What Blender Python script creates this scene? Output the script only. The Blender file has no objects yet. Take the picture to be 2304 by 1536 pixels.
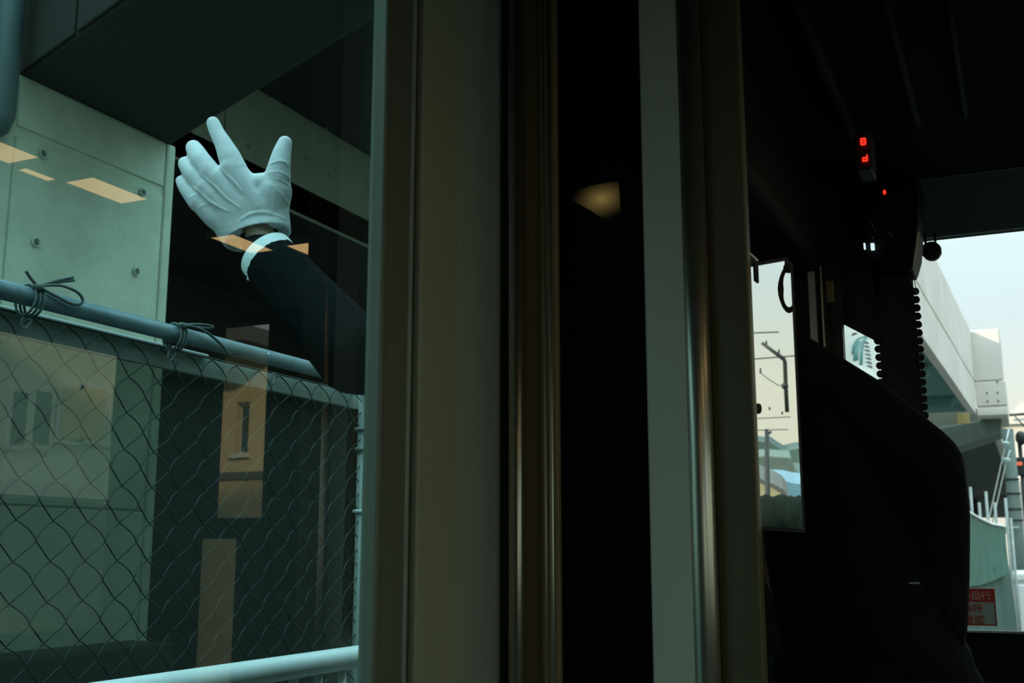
import bpy, bmesh, math, random
from mathutils import Vector, Matrix
from mathutils.bvhtree import BVHTree
random.seed(7)
S = bpy.context.scene
COL = S.collection

# ------------------------------------------------------------------ camera
FPX, CX, CY = 2500.0, 1152.0, 768.0          # 2304 x 1536 frame
PSI, TH = math.atan(.459), math.atan(.1888)  # looks left of the train's axis (+Y) and a little up
EYE = Vector((0, 0, 1.15))
FW = Vector((-math.sin(PSI)*math.cos(TH), math.cos(PSI)*math.cos(TH), math.sin(TH)))
RT = Vector((math.cos(PSI), math.sin(PSI), 0))
UP = RT.cross(FW)
cam = bpy.data.cameras.new('camera'); cam.sensor_width = 36; cam.lens = FPX*36/2304
cam.clip_start = .02; cam.clip_end = 2000
cam.dof.use_dof = True; cam.dof.focus_distance = 2.7; cam.dof.aperture_fstop = 7.5
camo = bpy.data.objects.new('camera', cam); COL.objects.link(camo)
m = Matrix.Identity(4)
for i in range(3): m[i][0], m[i][1], m[i][2], m[i][3] = RT[i], UP[i], -FW[i], EYE[i]
camo.matrix_world = m; S.camera = camo

# ------------------------------------------------------------------ sky, sun, exposure
S.view_settings.view_transform = 'Standard'; S.view_settings.look = 'None'
S.view_settings.gamma = 1; S.view_settings.use_curve_mapping = False
S.view_settings.exposure = 0.0
W = bpy.data.worlds.new('sky'); S.world = W; W.use_nodes = True
nt = W.node_tree; nt.nodes.clear()
tc = nt.nodes.new('ShaderNodeTexCoord'); sx = nt.nodes.new('ShaderNodeSeparateXYZ')
rp = nt.nodes.new('ShaderNodeValToRGB'); bg = nt.nodes.new('ShaderNodeBackground'); wo = nt.nodes.new('ShaderNodeOutputWorld')
nt.links.new(tc.outputs['Generated'], sx.inputs[0]); nt.links.new(sx.outputs[2], rp.inputs[0])
nt.links.new(rp.outputs[0], bg.inputs[0]); nt.links.new(bg.outputs[0], wo.inputs[0])
cr = rp.color_ramp
cr.elements[0].position = 0.0; cr.elements[0].color = (.60, .58, .47, 1)
cr.elements[1].position = 1.0; cr.elements[1].color = (2.2, 2.8, 3.05, 1)
e = cr.elements.new(.10); e.color = (.61, .61, .51, 1)
e = cr.elements.new(.19); e.color = (.53, .62, .63, 1)
e = cr.elements.new(.40); e.color = (.60, .78, .80, 1)
bg.inputs[1].default_value = 1.5
sl = bpy.data.lights.new('sun', 'SUN'); sl.energy = 4.2; sl.angle = .03; sl.color = (1, .84, .58)
slo = bpy.data.objects.new('sun', sl); COL.objects.link(slo)
slo.rotation_euler = Vector((.62, .68, -.36)).to_track_quat('-Z', 'Y').to_euler()

# ------------------------------------------------------------------ helpers
def ray(px, py):
    return FW + RT*((px-CX)/FPX) + UP*(-(py-CY)/FPX)
def V(px, py, dep): return EYE + ray(px, py)*dep
def on(px, py, ax, v):
    d = ray(px, py); return EYE + d*((v-EYE[ax])/d[ax])
GLX = -.80                                    # inner face of the door glass
def refl(px, py, ax, v):                      # a point seen by reflection in the door glass
    if ax == 0: p = on(px, py, 0, 2*GLX-v)
    else: p = on(px, py, ax, v)
    return Vector((2*GLX-p.x, p.y, p.z))

def node_mat(name):
    mt = bpy.data.materials.new(name); mt.use_nodes = True
    return mt, mt.node_tree, mt.node_tree.nodes['Principled BSDF']
def mat(name, c, rough=.6, metal=0, var=.0, scale=8, bump=0, bscale=60, spec=.5, vec='Object', stretch=None):
    mt, t, b = node_mat(name)
    b.inputs['Roughness'].default_value = rough; b.inputs['Metallic'].default_value = metal
    b.inputs['Specular IOR Level'].default_value = spec
    b.inputs['Base Color'].default_value = (*c, 1)
    co = t.nodes.new('ShaderNodeTexCoord'); src = co.outputs[vec]
    if stretch:
        mp = t.nodes.new('ShaderNodeMapping'); mp.inputs['Scale'].default_value = stretch
        t.links.new(src, mp.inputs[0]); src = mp.outputs[0]
    if var:
        n = t.nodes.new('ShaderNodeTexNoise'); n.inputs['Scale'].default_value = scale; n.inputs['Detail'].default_value = 7
        n.inputs['Roughness'].default_value = .65
        r = t.nodes.new('ShaderNodeValToRGB')
        r.color_ramp.elements[0].position = .3; r.color_ramp.elements[1].position = .72
        r.color_ramp.elements[0].color = (*[x*(1-var) for x in c], 1); r.color_ramp.elements[1].color = (*[min(1, x*(1+var)) for x in c], 1)
        t.links.new(src, n.inputs[0]); t.links.new(n.outputs[0], r.inputs[0]); t.links.new(r.outputs[0], b.inputs['Base Color'])
    if bump:
        n2 = t.nodes.new('ShaderNodeTexNoise'); n2.inputs['Scale'].default_value = bscale; n2.inputs['Detail'].default_value = 4
        bp = t.nodes.new('ShaderNodeBump'); bp.inputs['Strength'].default_value = bump; bp.inputs['Distance'].default_value = .01
        t.links.new(src, n2.inputs[0]); t.links.new(n2.outputs[0], bp.inputs['Height']); t.links.new(bp.outputs[0], b.inputs['Normal'])
    return mt
def emit(name, c, s):
    mt, t, b = node_mat(name)
    b.inputs['Base Color'].default_value = (.02, .02, .02, 1)
    b.inputs['Emission Color'].default_value = (*c, 1); b.inputs['Emission Strength'].default_value = s
    return mt
def glass(name, tint, ior, rough=0.0):
    mt = bpy.data.materials.new(name); mt.use_nodes = True; t = mt.node_tree; t.nodes.clear()
    o = t.nodes.new('ShaderNodeOutputMaterial'); mx = t.nodes.new('ShaderNodeMixShader')
    fr = t.nodes.new('ShaderNodeFresnel'); fr.inputs[0].default_value = ior
    tr = t.nodes.new('ShaderNodeBsdfTransparent'); tr.inputs[0].default_value = (*tint, 1)
    gl = t.nodes.new('ShaderNodeBsdfGlossy'); gl.inputs['Roughness'].default_value = rough
    ge = t.nodes.new('ShaderNodeNewGeometry'); mm = t.nodes.new('ShaderNodeMath'); mm.operation = 'SUBTRACT'; mm.inputs[0].default_value = 1
    m2 = t.nodes.new('ShaderNodeMath'); m2.operation = 'MULTIPLY'
    t.links.new(ge.outputs['Backfacing'], mm.inputs[1])          # each sheet reflects on its outer faces
    t.links.new(fr.outputs[0], m2.inputs[0]); t.links.new(mm.outputs[0], m2.inputs[1])
    t.links.new(m2.outputs[0], mx.inputs[0]); t.links.new(tr.outputs[0], mx.inputs[1]); t.links.new(gl.outputs[0], mx.inputs[2])
    t.links.new(mx.outputs[0], o.inputs[0]); return mt

def link_mesh(name, me, mt, parent=None):
    o = bpy.data.objects.new(name, me); COL.objects.link(o)
    if mt: me.materials.append(mt)
    if parent: o.parent = parent
    return o
class MB:
    def __init__(s): s.v = []; s.f = []; s.sm = []
    def add(s, vs, fs, smooth=False):
        k = len(s.v); s.v += [tuple(x) for x in vs]; s.f += [tuple(i+k for i in q) for q in fs]; s.sm += [smooth]*len(fs); return s
    def box(s, x0, x1, y0, y1, z0, z1):
        p = [(x, y, z) for z in (z0, z1) for y in (y0, y1) for x in (x0, x1)]
        return s.add(p, [(0, 2, 3, 1), (4, 5, 7, 6), (0, 1, 5, 4), (2, 6, 7, 3), (0, 4, 6, 2), (1, 3, 7, 5)])
    def hexa(s, a, b):       # quad a (4 pts) joined to quad b
        return s.add(list(a)+list(b), [(3, 2, 1, 0), (4, 5, 6, 7)]+[(i, (i+1) % 4, (i+1) % 4+4, i+4) for i in range(4)])
    def prism(s, pts, d):    # planar polygon extruded by vector d
        n = len(pts); d = Vector(d)
        return s.add([Vector(p) for p in pts]+[Vector(p)+d for p in pts],
              [tuple(range(n))[::-1], tuple(range(n, 2*n))]+[(i, (i+1) % n, (i+1) % n+n, i+n) for i in range(n)])
    def tube(s, pts, r, n=8, cap=True):
        pts = [Vector(p) for p in pts]; rs = r if isinstance(r, (list, tuple)) else [r]*len(pts)
        vs = []; u = None
        for i, p in enumerate(pts):
            t = (pts[min(i+1, len(pts)-1)]-pts[max(i-1, 0)]).normalized()
            if u is None:
                u = t.orthogonal().normalized()
            u = (u-t*u.dot(t))
            u = u.normalized() if u.length > 1e-6 else t.orthogonal().normalized()
            w = t.cross(u)
            vs += [p+(u*math.cos(2*math.pi*k/n)+w*math.sin(2*math.pi*k/n))*rs[i] for k in range(n)]
        fs = [(i*n+k, i*n+(k+1) % n, (i+1)*n+(k+1) % n, (i+1)*n+k) for i in range(len(pts)-1) for k in range(n)]
        s.add(vs, fs, True)
        if cap:
            b = len(s.v)-len(vs); L = len(pts)-1
            s.f += [tuple(b+k for k in range(n))[::-1], tuple(b+L*n+k for k in range(n))]; s.sm += [False, False]
        return s
    def cap(s, pts, rs, n=14):   # a chain of tapered capsules, closed, for voxel unions
        pts = [Vector(p) for p in pts]
        for a, b, ra, rb in zip(pts, pts[1:], rs, rs[1:]):
            t = (b-a); L = t.length; t = t.normalized(); P = []; R = []
            for k in range(5, 0, -1):
                th = k/5*math.pi/2*.98; P.append(a-t*ra*math.sin(th)); R.append(ra*math.cos(th))
            for k in range(0, 4): P.append(a.lerp(b, k/3)); R.append(ra+(rb-ra)*k/3)
            for k in range(1, 6):
                th = k/5*math.pi/2*.98; P.append(b+t*rb*math.sin(th)); R.append(rb*math.cos(th))
            s.tube(P, R, n)
        return s
    def ball(s, c, r, n=12, sc=(1, 1, 1)):
        c = Vector(c); vs = [c+Vector((0, 0, r*sc[2]))]; m_ = n//2
        for i in range(1, m_):
            for k in range(n):
                a, b = math.pi*i/m_, 2*math.pi*k/n
                vs.append(c+Vector((r*sc[0]*math.sin(a)*math.cos(b), r*sc[1]*math.sin(a)*math.sin(b), r*sc[2]*math.cos(a))))
        vs.append(c-Vector((0, 0, r*sc[2]))); e_ = len(vs)-1
        fs = [(0, 1+k, 1+(k+1) % n) for k in range(n)]
        for i in range(m_-2):
            fs += [(1+i*n+k, 1+(i+1)*n+k, 1+(i+1)*n+(k+1) % n, 1+i*n+(k+1) % n) for k in range(n)]
        fs += [(e_, 1+(m_-2)*n+(k+1) % n, 1+(m_-2)*n+k) for k in range(n)]
        return s.add(vs, fs, True)
    def ring(s, c, a, b, r, n=28, k=8):   # torus through c spanned by vectors a, b
        c, a, b = Vector(c), Vector(a), Vector(b); nn = a.cross(b).normalized(); vs = []
        for i in range(n):
            t = 2*math.pi*i/n; p = c+a*math.cos(t)+b*math.sin(t); o = (p-c).normalized()
            vs += [p+(o*math.cos(2*math.pi*j/k)+nn*math.sin(2*math.pi*j/k))*r for j in range(k)]
        return s.add(vs, [(i*k+j, i*k+(j+1) % k, ((i+1) % n)*k+(j+1) % k, ((i+1) % n)*k+j) for i in range(n) for j in range(k)], True)
    def mesh(s, name):
        me = bpy.data.meshes.new(name); me.from_pydata(s.v, [], s.f)
        me.polygons.foreach_set('use_smooth', s.sm)
        bm = bmesh.new(); bm.from_mesh(me); bmesh.ops.recalc_face_normals(bm, faces=bm.faces); bm.to_mesh(me); bm.free()
        me.update(); return me
    def build(s, name, mt, parent=None, bevel=0, seg=2):
        o = link_mesh(name, s.mesh(name), mt, parent)
        if bevel:
            b = o.modifiers.new('edge', 'BEVEL'); b.width = bevel; b.segments = seg; b.limit_method = 'ANGLE'; b.harden_normals = False
            for p in o.data.polygons: p.use_smooth = True
            b2 = o.modifiers.new('wn', 'WEIGHTED_NORMAL'); b2.keep_sharp = False
        return o
def voxel_union(mb, name, mt, vox, parent=None, smooth=6, fac=.5):
    o = link_mesh(name, mb.mesh(name), mt, parent)
    r = o.modifiers.new('r', 'REMESH'); r.mode = 'VOXEL'; r.voxel_size = vox; r.use_smooth_shade = True
    if smooth:
        q = o.modifiers.new('s', 'SMOOTH'); q.factor = fac; q.iterations = smooth
    dg = bpy.context.evaluated_depsgraph_get(); dg.update()
    me = bpy.data.meshes.new_from_object(o.evaluated_get(dg)); old = o.data
    o.modifiers.clear(); o.data = me; bpy.data.meshes.remove(old); me.name = name
    if not me.materials and mt: me.materials.append(mt)
    for p in me.polygons: p.use_smooth = True
    return o
def empty(name, loc, label, cat, group=None):
    o = bpy.data.objects.new(name, None); COL.objects.link(o); o.empty_display_size = .1
    return tag(o, label, cat, group)
def tag(o, label, cat, group=None):
    o['label'] = label; o['category'] = cat
    if group: o['group'] = group
    return o
def struct(o): o['kind'] = 'structure'; return o
def bx(name, mt, x0, x1, y0, y1, z0, z1, parent=None, bevel=0, seg=2):
    return MB().box(x0, x1, y0, y1, z0, z1).build(name, mt, parent, bevel, seg)

# ------------------------------------------------------------------ materials
M = dict(
 conc=mat('concrete', (.45, .50, .40), .85, var=.15, scale=2.2, bump=.3, bscale=45),
 conc_far=mat('pale_concrete', (.67, .635, .575), .85, var=.10, scale=.6, bump=.15, bscale=10),
 conc_shade=mat('shade_toned_concrete', (.022, .024, .019), .9, var=.2, scale=1),  # shade on the beam and deck put into a near-black base colour
 soffit=mat('teal_soffit', (.10, .24, .22), .9, var=.3, scale=.5),
 conc_deep=mat('deep_shade_concrete', (.03, .032, .028), .95),  # darkness of the unlit bay put into the base colour
 joint=mat('joint_filler', (.10, .12, .11), .9),
 ground=mat('asphalt', (.09, .095, .09), .95, var=.3, scale=3, bump=.3),
 pipe=mat('painted_drain_pipe', (.07, .11, .115), .6),
 far_shade=mat('far_deck_shade_concrete', (.035, .055, .05), .9, var=.2, scale=.5),  # shade under the far deck put into a darker base colour
 path=mat('path_paving', (.11, .115, .105), .9, var=.2, scale=3, bump=.3),
 dleaf=mat('dark_leaves', (.009, .014, .010), .9, var=.4, scale=3, spec=.05),
 girder=mat('girder_shade_concrete', (.17, .185, .14), .85, var=.16, scale=1.6, bump=.25, bscale=40),  # darker copy of the pier concrete, with the girder's shade in it
 galv=mat('galvanised_steel', (.17, .25, .275), .45, .3, var=.25, scale=20, bump=.1),
 light_steel=mat('pale_painted_steel', (.30, .35, .32), .5, .1, var=.2, scale=12),
 wire=mat('dark_wire', (.035, .055, .045), .5, .4),
 rope=mat('dark_twine', (.10, .13, .12), .9, bump=.4, bscale=200),
 rail=mat('white_rail_paint', (.80, .86, .84), .4, var=.06, scale=10),
 panel=mat('train_panel', (.35, .38, .26), .42, .0, var=.05, scale=3),
 panel_b=mat('train_panel_grey', (.34, .42, .35), .42, .0, var=.05, scale=3),
 leaf=mat('door_leaf_paint', (.15, .165, .125), .4, .1, var=.06, scale=3),
 panel_c=mat('partition_panel', (.56, .58, .48), .45),
 steel=mat('brushed_steel', (.50, .50, .42), .30, .9, var=.06, scale=4, stretch=(40, 40, 1)),
 brown2=mat('dark_jamb', (.10, .08, .04), .5, var=.1, scale=3),
 brown=mat('brown_trim', (.24, .17, .08), .5, var=.1, scale=3),
 rubber=mat('black_rubber', (.012, .014, .014), .6),
 blackglass=mat('black_gloss', (.004, .004, .003), .4, spec=.02),
 cab=mat('cab_lining', (.009, .011, .011), .7, var=.2, scale=5, spec=.12),
 cab_l=mat('cab_lining_olive', (.035, .036, .026), .5, var=.2, scale=5, spec=.3),
 cabstrip=mat('cab_strip_pale', (.55, .57, .5), .4, .3),
 ceil=mat('car_ceiling', (.014, .013, .012), .9, spec=.05),
 floor=mat('car_floor', (.06, .06, .055), .7, var=.2, scale=20),
 seat=mat('moquette', (.05, .09, .08), .95, bump=.2, bscale=300),
 lamp=emit('lamp_diffuser', (1, .66, .27), 3.4),
 lampcase=mat('lamp_case', (.5, .48, .42), .5),
 amber_glow=emit('painted_amber_glow', (1, .70, .22), .13),
 red=emit('red_led', (1, .02, .01), 2.2),
 orange=emit('orange_signal', (1, .18, .06), .8),
 white_glint=emit('glint_patch', (.75, .95, 1), .9),
 glove=mat('white_cotton', (.80, .84, .86), .9, var=.05, scale=60, bump=.35, bscale=700),
 shirt=mat('white_shirt', (.74, .82, .82), .8, bump=.15, bscale=500),
 serge=mat('navy_serge', (.008, .0115, .0125), .9, var=.3, scale=14, bump=.3, bscale=250, spec=.04),
 skin=mat('skin', (.30, .19, .13), .5),
 hair=mat('black_hair', (.015, .013, .012), .4, bump=.5, bscale=300),
 inner=mat('dark_knit_cuff', (.012, .011, .010), .9, spec=.1, bump=.3, bscale=400),
 shoe=mat('black_leather', (.012, .012, .012), .3),
 tan=mat('tan_render', (.62, .50, .27), .9, var=.08, scale=1.5),
 tan2=mat('ochre_render', (.20, .17, .09), .9, var=.1, scale=1),
 palewall=mat('pale_render', (.60, .64, .50), .9, var=.1, scale=1),
 roof=mat('grey_roof_tile', (.10, .10, .085), .7, var=.2, scale=6),
 blueroof=mat('blue_roof_sheet', (.12, .25, .33), .5, var=.1, scale=4),
 winglass=mat('window_dark_glass', (.05, .07, .07), .15),
 sash=mat('window_sash', (.7, .68, .6), .4),
 cream=mat('cream_wall', (.62, .60, .42), .85, var=.1, scale=2),
 hill=mat('wooded_hill', (.055, .095, .085), .95, var=.4, scale=.12),
 poleconc=mat('pole_concrete', (.11, .15, .13), .8, var=.2, scale=4, stretch=(1, 1, .2)),
 iron=mat('dark_iron', (.03, .035, .035), .5, .4),
 tarp=mat('green_mesh_sheet', (.065, .165, .13), .75, var=.12, scale=6, stretch=(1, 1, .2)),
 tarp2=mat('lower_green_sheet', (.055, .115, .095), .75, var=.15, scale=5, stretch=(6, 6, .3)),
 whitesheet=mat('white_sheet', (.86, .86, .80), .8),
 cordgreen=mat('dark_green_cord', (.03, .12, .10), .8),
 porcelain=mat('glass_insulator', (.30, .42, .38), .2),
 cable=mat('steel_cable', (.55, .62, .58), .4, .6),
 yellow=mat('yellow_plate', (.42, .34, .13), .6, var=.15, scale=5),
 header=mat('header_lining', (.055, .085, .085), .7),
 matte=mat('matte_black', (.002, .0025, .0025), 1.0, spec=.0),
 signred=mat('sign_red', (.55, .05, .04), .5),
 signpale=mat('sign_pale', (.40, .52, .50), .4),
 signwhite=mat('sign_lettering_white', (.75, .66, .6), .5),
 vanwhite=mat('white_van_paint', (.78, .82, .80), .35),
)
G_DOOR = glass('tinted_door_glass', (.75, .94, .935), 2.0)
G_CLEAR = glass('clear_windscreen', (.97, .985, .985), 1.25)
G_SIDE = glass('side_window_glass', (.90, .93, .90), 1.3)
du = bpy.data.materials.new('dusty_clear_sheet'); du.use_nodes = True; t_ = du.node_tree; t_.nodes.clear()
o_ = t_.nodes.new('ShaderNodeOutputMaterial'); mx_ = t_.nodes.new('ShaderNodeMixShader'); mx_.inputs[0].default_value = .13
a_ = t_.nodes.new('ShaderNodeBsdfTransparent'); a_.inputs[0].default_value = (.46, .48, .44, 1)
b_ = t_.nodes.new('ShaderNodeBsdfDiffuse'); b_.inputs[0].default_value = (.30, .33, .29, 1)
t_.links.new(a_.outputs[0], mx_.inputs[1]); t_.links.new(b_.outputs[0], mx_.inputs[2]); t_.links.new(mx_.outputs[0], o_.inputs[0]); M['dusty'] = du
t_ = M['amber_glow'].node_tree; b_ = t_.nodes['Principled BSDF']; b_.inputs['Base Color'].default_value = (.004, .004, .003, 1); b_.inputs['Specular IOR Level'].default_value = .1
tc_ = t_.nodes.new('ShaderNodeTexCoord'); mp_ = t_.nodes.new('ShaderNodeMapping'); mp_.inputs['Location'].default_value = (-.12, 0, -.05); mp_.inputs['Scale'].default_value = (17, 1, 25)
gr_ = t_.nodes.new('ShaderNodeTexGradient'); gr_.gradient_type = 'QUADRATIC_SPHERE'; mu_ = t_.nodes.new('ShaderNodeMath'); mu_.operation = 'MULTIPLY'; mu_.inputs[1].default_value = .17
t_.links.new(tc_.outputs['Object'], mp_.inputs[0]); t_.links.new(mp_.outputs[0], gr_.inputs[0]); t_.links.new(gr_.outputs['Fac'], mu_.inputs[0]); t_.links.new(mu_.outputs[0], b_.inputs['Emission Strength'])  # lamp reflection painted as a soft amber glow
tl_ = M['whitesheet'].node_tree; pb_ = tl_.nodes['Principled BSDF']; ts_ = tl_.nodes.new('ShaderNodeBsdfTranslucent'); ts_.inputs[0].default_value = (.9, .9, .84, 1)
mx_ = tl_.nodes.new('ShaderNodeMixShader'); mx_.inputs[0].default_value = .75; tl_.links.new(pb_.outputs[0], mx_.inputs[1]); tl_.links.new(ts_.outputs[0], mx_.inputs[2])
tl_.links.new(mx_.outputs[0], tl_.nodes['Material Output'].inputs[0])
mir, t_, b_ = node_mat('mirror_silver'); b_.inputs['Base Color'].default_value = (.93, .92, .93, 1); b_.inputs['Metallic'].default_value = 1; b_.inputs['Roughness'].default_value = .0
M['mirror'] = mir

# ================================================================== SETTING: the train car
YP = 1.69                                     # face of the cab partition
def px_x(px, y): return on(px, 768, 1, y).x
CZ, RX, YF, YB = 2.26, 1.75, 3.60, -2.6
struct(bx('floor', M['floor'], -.86, RX+.06, YB, YF+.1, -.06, 0))
struct(bx('ceiling', M['ceil'], -.86, RX+.06, YB, YF+.1, CZ, CZ+.08))
struct(bx('wall_back', M['ceil'], -.86, RX+.06, YB-.06, YB, 0, CZ))
# left side wall: behind the door, above it, and the cab side with its open window
wl = MB()
wl.box(-.86, -.80, YB, .08, 0, CZ); wl.box(-.86, -.80, .08, 1.42, 2.12, CZ); wl.box(-.86, -.80, .08, 1.42, -.06, .02)
wl.box(-.86, -.81, YP+.03, 2.62, 0, 1.22); wl.box(-.86, -.81, YP+.03, 2.62, 2.0, CZ); wl.box(-.86, -.81, 2.62, YF, 0, CZ)
struct(wl.build('wall_left', M['cab']))
# sliding door: leaf frame, tinted pane, rubber nose
y_g, y_f, y_r = on(832, 768, 0, GLX).y, on(905, 768, 0, GLX).y, on(945, 768, 0, GLX).y
door = struct(MB().box(-.809, -.785, y_g, y_f, .02, 2.12).box(-.825, -.785, .08, .20, .02, 2.12).box(-.825, -.785, .20, y_g, .02, .48).box(-.825, -.785, .20, y_g, 2.02, 2.12).build('door_1', M['leaf'], None, .006))
pane = bx('pane', G_DOOR, -.805, -.80, .19, y_g+.008, .47, 2.03, door)
bx('glazing_bead', M['leaf'], -.802, -.780, y_g-.004, y_g+.012, .47, 2.03, door, .004)
bx('nose_edge', M['light_steel'], -.80, -.783, y_f-.012, y_f+.001, .02, 2.12, door, .004)
struct(bx('trim_1', M['rubber'], -.86, -.812, y_f, y_r+.004, 0, CZ))
# wall post between the door and the cab: two sheets with a joint
y_m, y_e = on(1030, 768, 0, GLX).y, on(1122, 768, 0, GLX).y
t2 = struct(bx('trim_2', M['panel'], -.86, -.80, y_r, y_m, 0, CZ, None, .004))
t3 = struct(bx('trim_3', M['panel_b'], -.86, -.803, y_m, YP+.02, 0, CZ, None, .003))
# cab partition, from the wall to the cab opening
P = YP
struct(bx('trim_4', M['rubber'], -.803, px_x(1141, P), P+.012, P+.05, 0, CZ))
x0, x1 = px_x(1140, P), px_x(1174, P); r_ = (x1-x0)/2
struct(MB().tube([((x0+x1)/2, P+r_*.7, 0), ((x0+x1)/2, P+r_*.7, CZ)], r_, 24).build('trim_5', M['steel']))
struct(bx('trim_6', M['brown'], px_x(1170, P), px_x(1216, P), P+.014, P+.05, 0, CZ, None, .003))
x0, x1 = px_x(1214, P), px_x(1256, P)
tr = struct(bx('trim_7', M['brown'], x0, x1, P-.002, P+.05, 0, CZ, None, .007, 4))
xr = px_x(1240, P); MB().tube([(xr, P-.001, 0), (xr, P-.001, CZ)], .0042, 12).build('bead', M['steel'], tr)
xr = px_x(1226, P); MB().tube([(xr, P, 0), (xr, P, CZ)], .0028, 12).build('bead', M['steel'], tr)
w3 = struct(bx('window_3', M['blackglass'], px_x(1254, P), px_x(1458, P), P+.008, P+.03, 0, CZ))

x0, x1 = px_x(1455, P), px_x(1592, P)
struct(bx('trim_8', M['panel_c'], x0, px_x(1560, P), P-.008, P+.05, 0, CZ, None, .004))
xc = px_x(1558, P); r_ = x1-xc
struct(MB().tube([(xc, P+r_-.010, 0), (xc, P+r_-.010, CZ)], r_, 28).build('trim_9', M['steel']))
struct(MB().box(px_x(1586, P), px_x(1690, P+.035), P+.03, P+.06, 0, CZ).build('trim_10', M['brown2'], None, .004))
# right side wall with two window openings, front wall with its openings
def wall_with_holes(name, mt, ax, pos, thick, a0, a1, z0, z1, holes):
    """wall in the plane axis=pos; holes = (a0, a1, z0, z1)"""
    mb = MB(); xs = sorted({a0, a1, *[h[0] for h in holes], *[h[1] for h in holes]})
    zs = sorted({z0, z1, *[h[2] for h in holes], *[h[3] for h in holes]})
    for i in range(len(xs)-1):
        run = None
        for j in range(len(zs)-1):
            cxm, czm = (xs[i]+xs[i+1])/2, (zs[j]+zs[j+1])/2
            if not any(h[0] < cxm < h[1] and h[2] < czm < h[3] for h in holes):
                if ax == 0: mb.box(pos, pos+thick, xs[i], xs[i+1], zs[j], zs[j+1])
                else: mb.box(xs[i], xs[i+1], pos, pos+thick, zs[j], zs[j+1])
    return struct(mb.build(name, mt))
RW = [(1.75, 3.47, .86, 1.95), (.55, 1.55, .86, 2.12), (-1.5, .1, .86, 2.0)]
wall_with_holes('wall_right', M['cab'], 0, RX, .06, YB, YF, 0, CZ, RW)
FH = [(-.52, .975, .92, 2.12), (1.135, 1.40, 1.28, 2.07), (1.25, 1.47, .45, 1.20)]
wall_with_holes('wall_front', M['cab'], 1, YF, .06, -.86, RX+.06, 0, CZ, FH)
for k, h in enumerate(RW):
    w = struct(MB().box(RX-.012, RX+.012, h[0]-.02, h[1]+.02, h[2]-.03, h[2]).box(RX-.012, RX+.012, h[0]-.02, h[1]+.02, h[3], h[3]+.02).build('window_%d' % (4+k), M['cab'], None, .004))
    bx('pane', G_SIDE, RX+.02, RX+.025, h[0], h[1], h[2], h[3], w)
for k, h in enumerate(FH):
    w = struct(MB().box(h[0]-.01, h[1]+.01, YF-.008, YF+.01, h[2]-.02, h[2]).box(h[0]-.01, h[1]+.01, YF-.008, YF+.01, h[3], h[3]+.015).build('window_%d' % (7+k), M['cab'], None, .003))
    bx('pane', G_CLEAR, h[0], h[1], YF+.03, YF+.034, h[2], h[3], w)
# bright sill under the windscreen
struct(bx('trim_11', M['light_steel'], -.5, 1.0, YF-.012, YF+.0, .915, .925))

# ================================================================== SETTING: outside ground
struct(MB().box(-90, 90, -40, 200, -1.3, -1.1).build('ground', M['ground']))
struct(bx('path_left', M['path'], -30, -1.35, -14, 30, -1.1, -.35))

# ================================================================== underpass on the left
H = on(385, 325, 0, -6.0).z
yr = on(385, 520, 0, -6.0).y
pier = empty('concrete_pier', (-6, yr, 0), 'large pale concrete pier with formwork joints and tie holes behind the wire fence', 'pier')
MB().box(-8.2, -6.02, -14, yr, -.35, H).build('core', M['conc'], pier)
MB().box(-6.45, -5.995, yr-.10, yr, -.35, H).build('corner_chamfer', M['conc'], pier, .02)
yj = [-13.9, -6, -1.5, on(20, 480, 0, -6.0).y, on(366, 520, 0, -6.0).y]
zt = on(200, 358, 0, -6.0).z
zj = [-.35, .55, 1.45, zt, H-.004]
pi = []
def slab_piece(y0, y1, z0, z1):
    o = bx('concrete_panel', M['conc'], -6.03, -6.0+random.uniform(-.004, .004), y0+.012, y1-.012, z0+.003, z1-.014, pier, .006, 1)
for i in range(len(yj)-1):
    slab_piece(yj[i], yj[i+1], zj[0], zj[2]); slab_piece(yj[i], yj[i+1], zj[2], zj[3]-.025); slab_piece(yj[i], yj[i+1], zj[3]+.03, zj[4])
struct(bx('added_dark_strip', M['conc_deep'], -5.99, -5.55, -14, yr-.2, -.35, .52, None, .02))  # added dark strip for the tone fading out low on the pier
def tie(px, py):
    p = on(px, py, 0, -5.996)
    ob = MB().tube([(p.x-.005, p.y, p.z), (p.x+.004, p.y, p.z)], [.030, .030], 20).build('tie_hole', M['joint'], pier)
    MB().ring(p+Vector((.004, 0, 0)), (0, .03, 0), (0, 0, .03), .006, 20, 6).build('tie_rim', M['conc'], ob)
for q in ((97, 346), (321, 433), (81, 545), (307, 611), (66, 735)): tie(*q)
# skew beam bearing on the pier
A0, A1 = on(43, 176, 2, H), on(289, 0, 2, H); B0, B1 = on(425, 303, 2, H), on(636, 172, 2, H)
dA = (A1-A0).normalized(); dB = (B1-B0).normalized()
a0, a1 = A0-dA*4, A0+dA*10.5; b0, b1 = B0-dB*4, B0+dB*10.5
beam = empty('skew_beam', A0, 'shade-toned concrete cross beam slanting overhead from the top of the pier', 'beam')
MB().hexa([a0, a1, b1, b0], [p+Vector((0, 0, 2.6)) for p in (a0, a1, b1, b0)]).build('beam_body', M['conc_shade'], beam, .03)
nA = Vector((dA.y, -dA.x, 0)); nA = nA if nA.y < 0 else -nA
for k in range(3):
    p0, p1 = A0+dA*(-1.5+2.4*k+.02), A0+dA*(-1.5+2.4*(k+1)-.02)
    MB().hexa([p0+Vector((0, 0, .02)), p1+Vector((0, 0, .02)), p1+Vector((0, 0, 2.5)), p0+Vector((0, 0, 2.5))],
              [q+nA*.02 for q in (p0+Vector((0, 0, .02)), p1+Vector((0, 0, .02)), p1+Vector((0, 0, 2.5)), p0+Vector((0, 0, 2.5)))]).build('concrete_panel', M['conc_shade'], beam, .008, 1)
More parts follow.
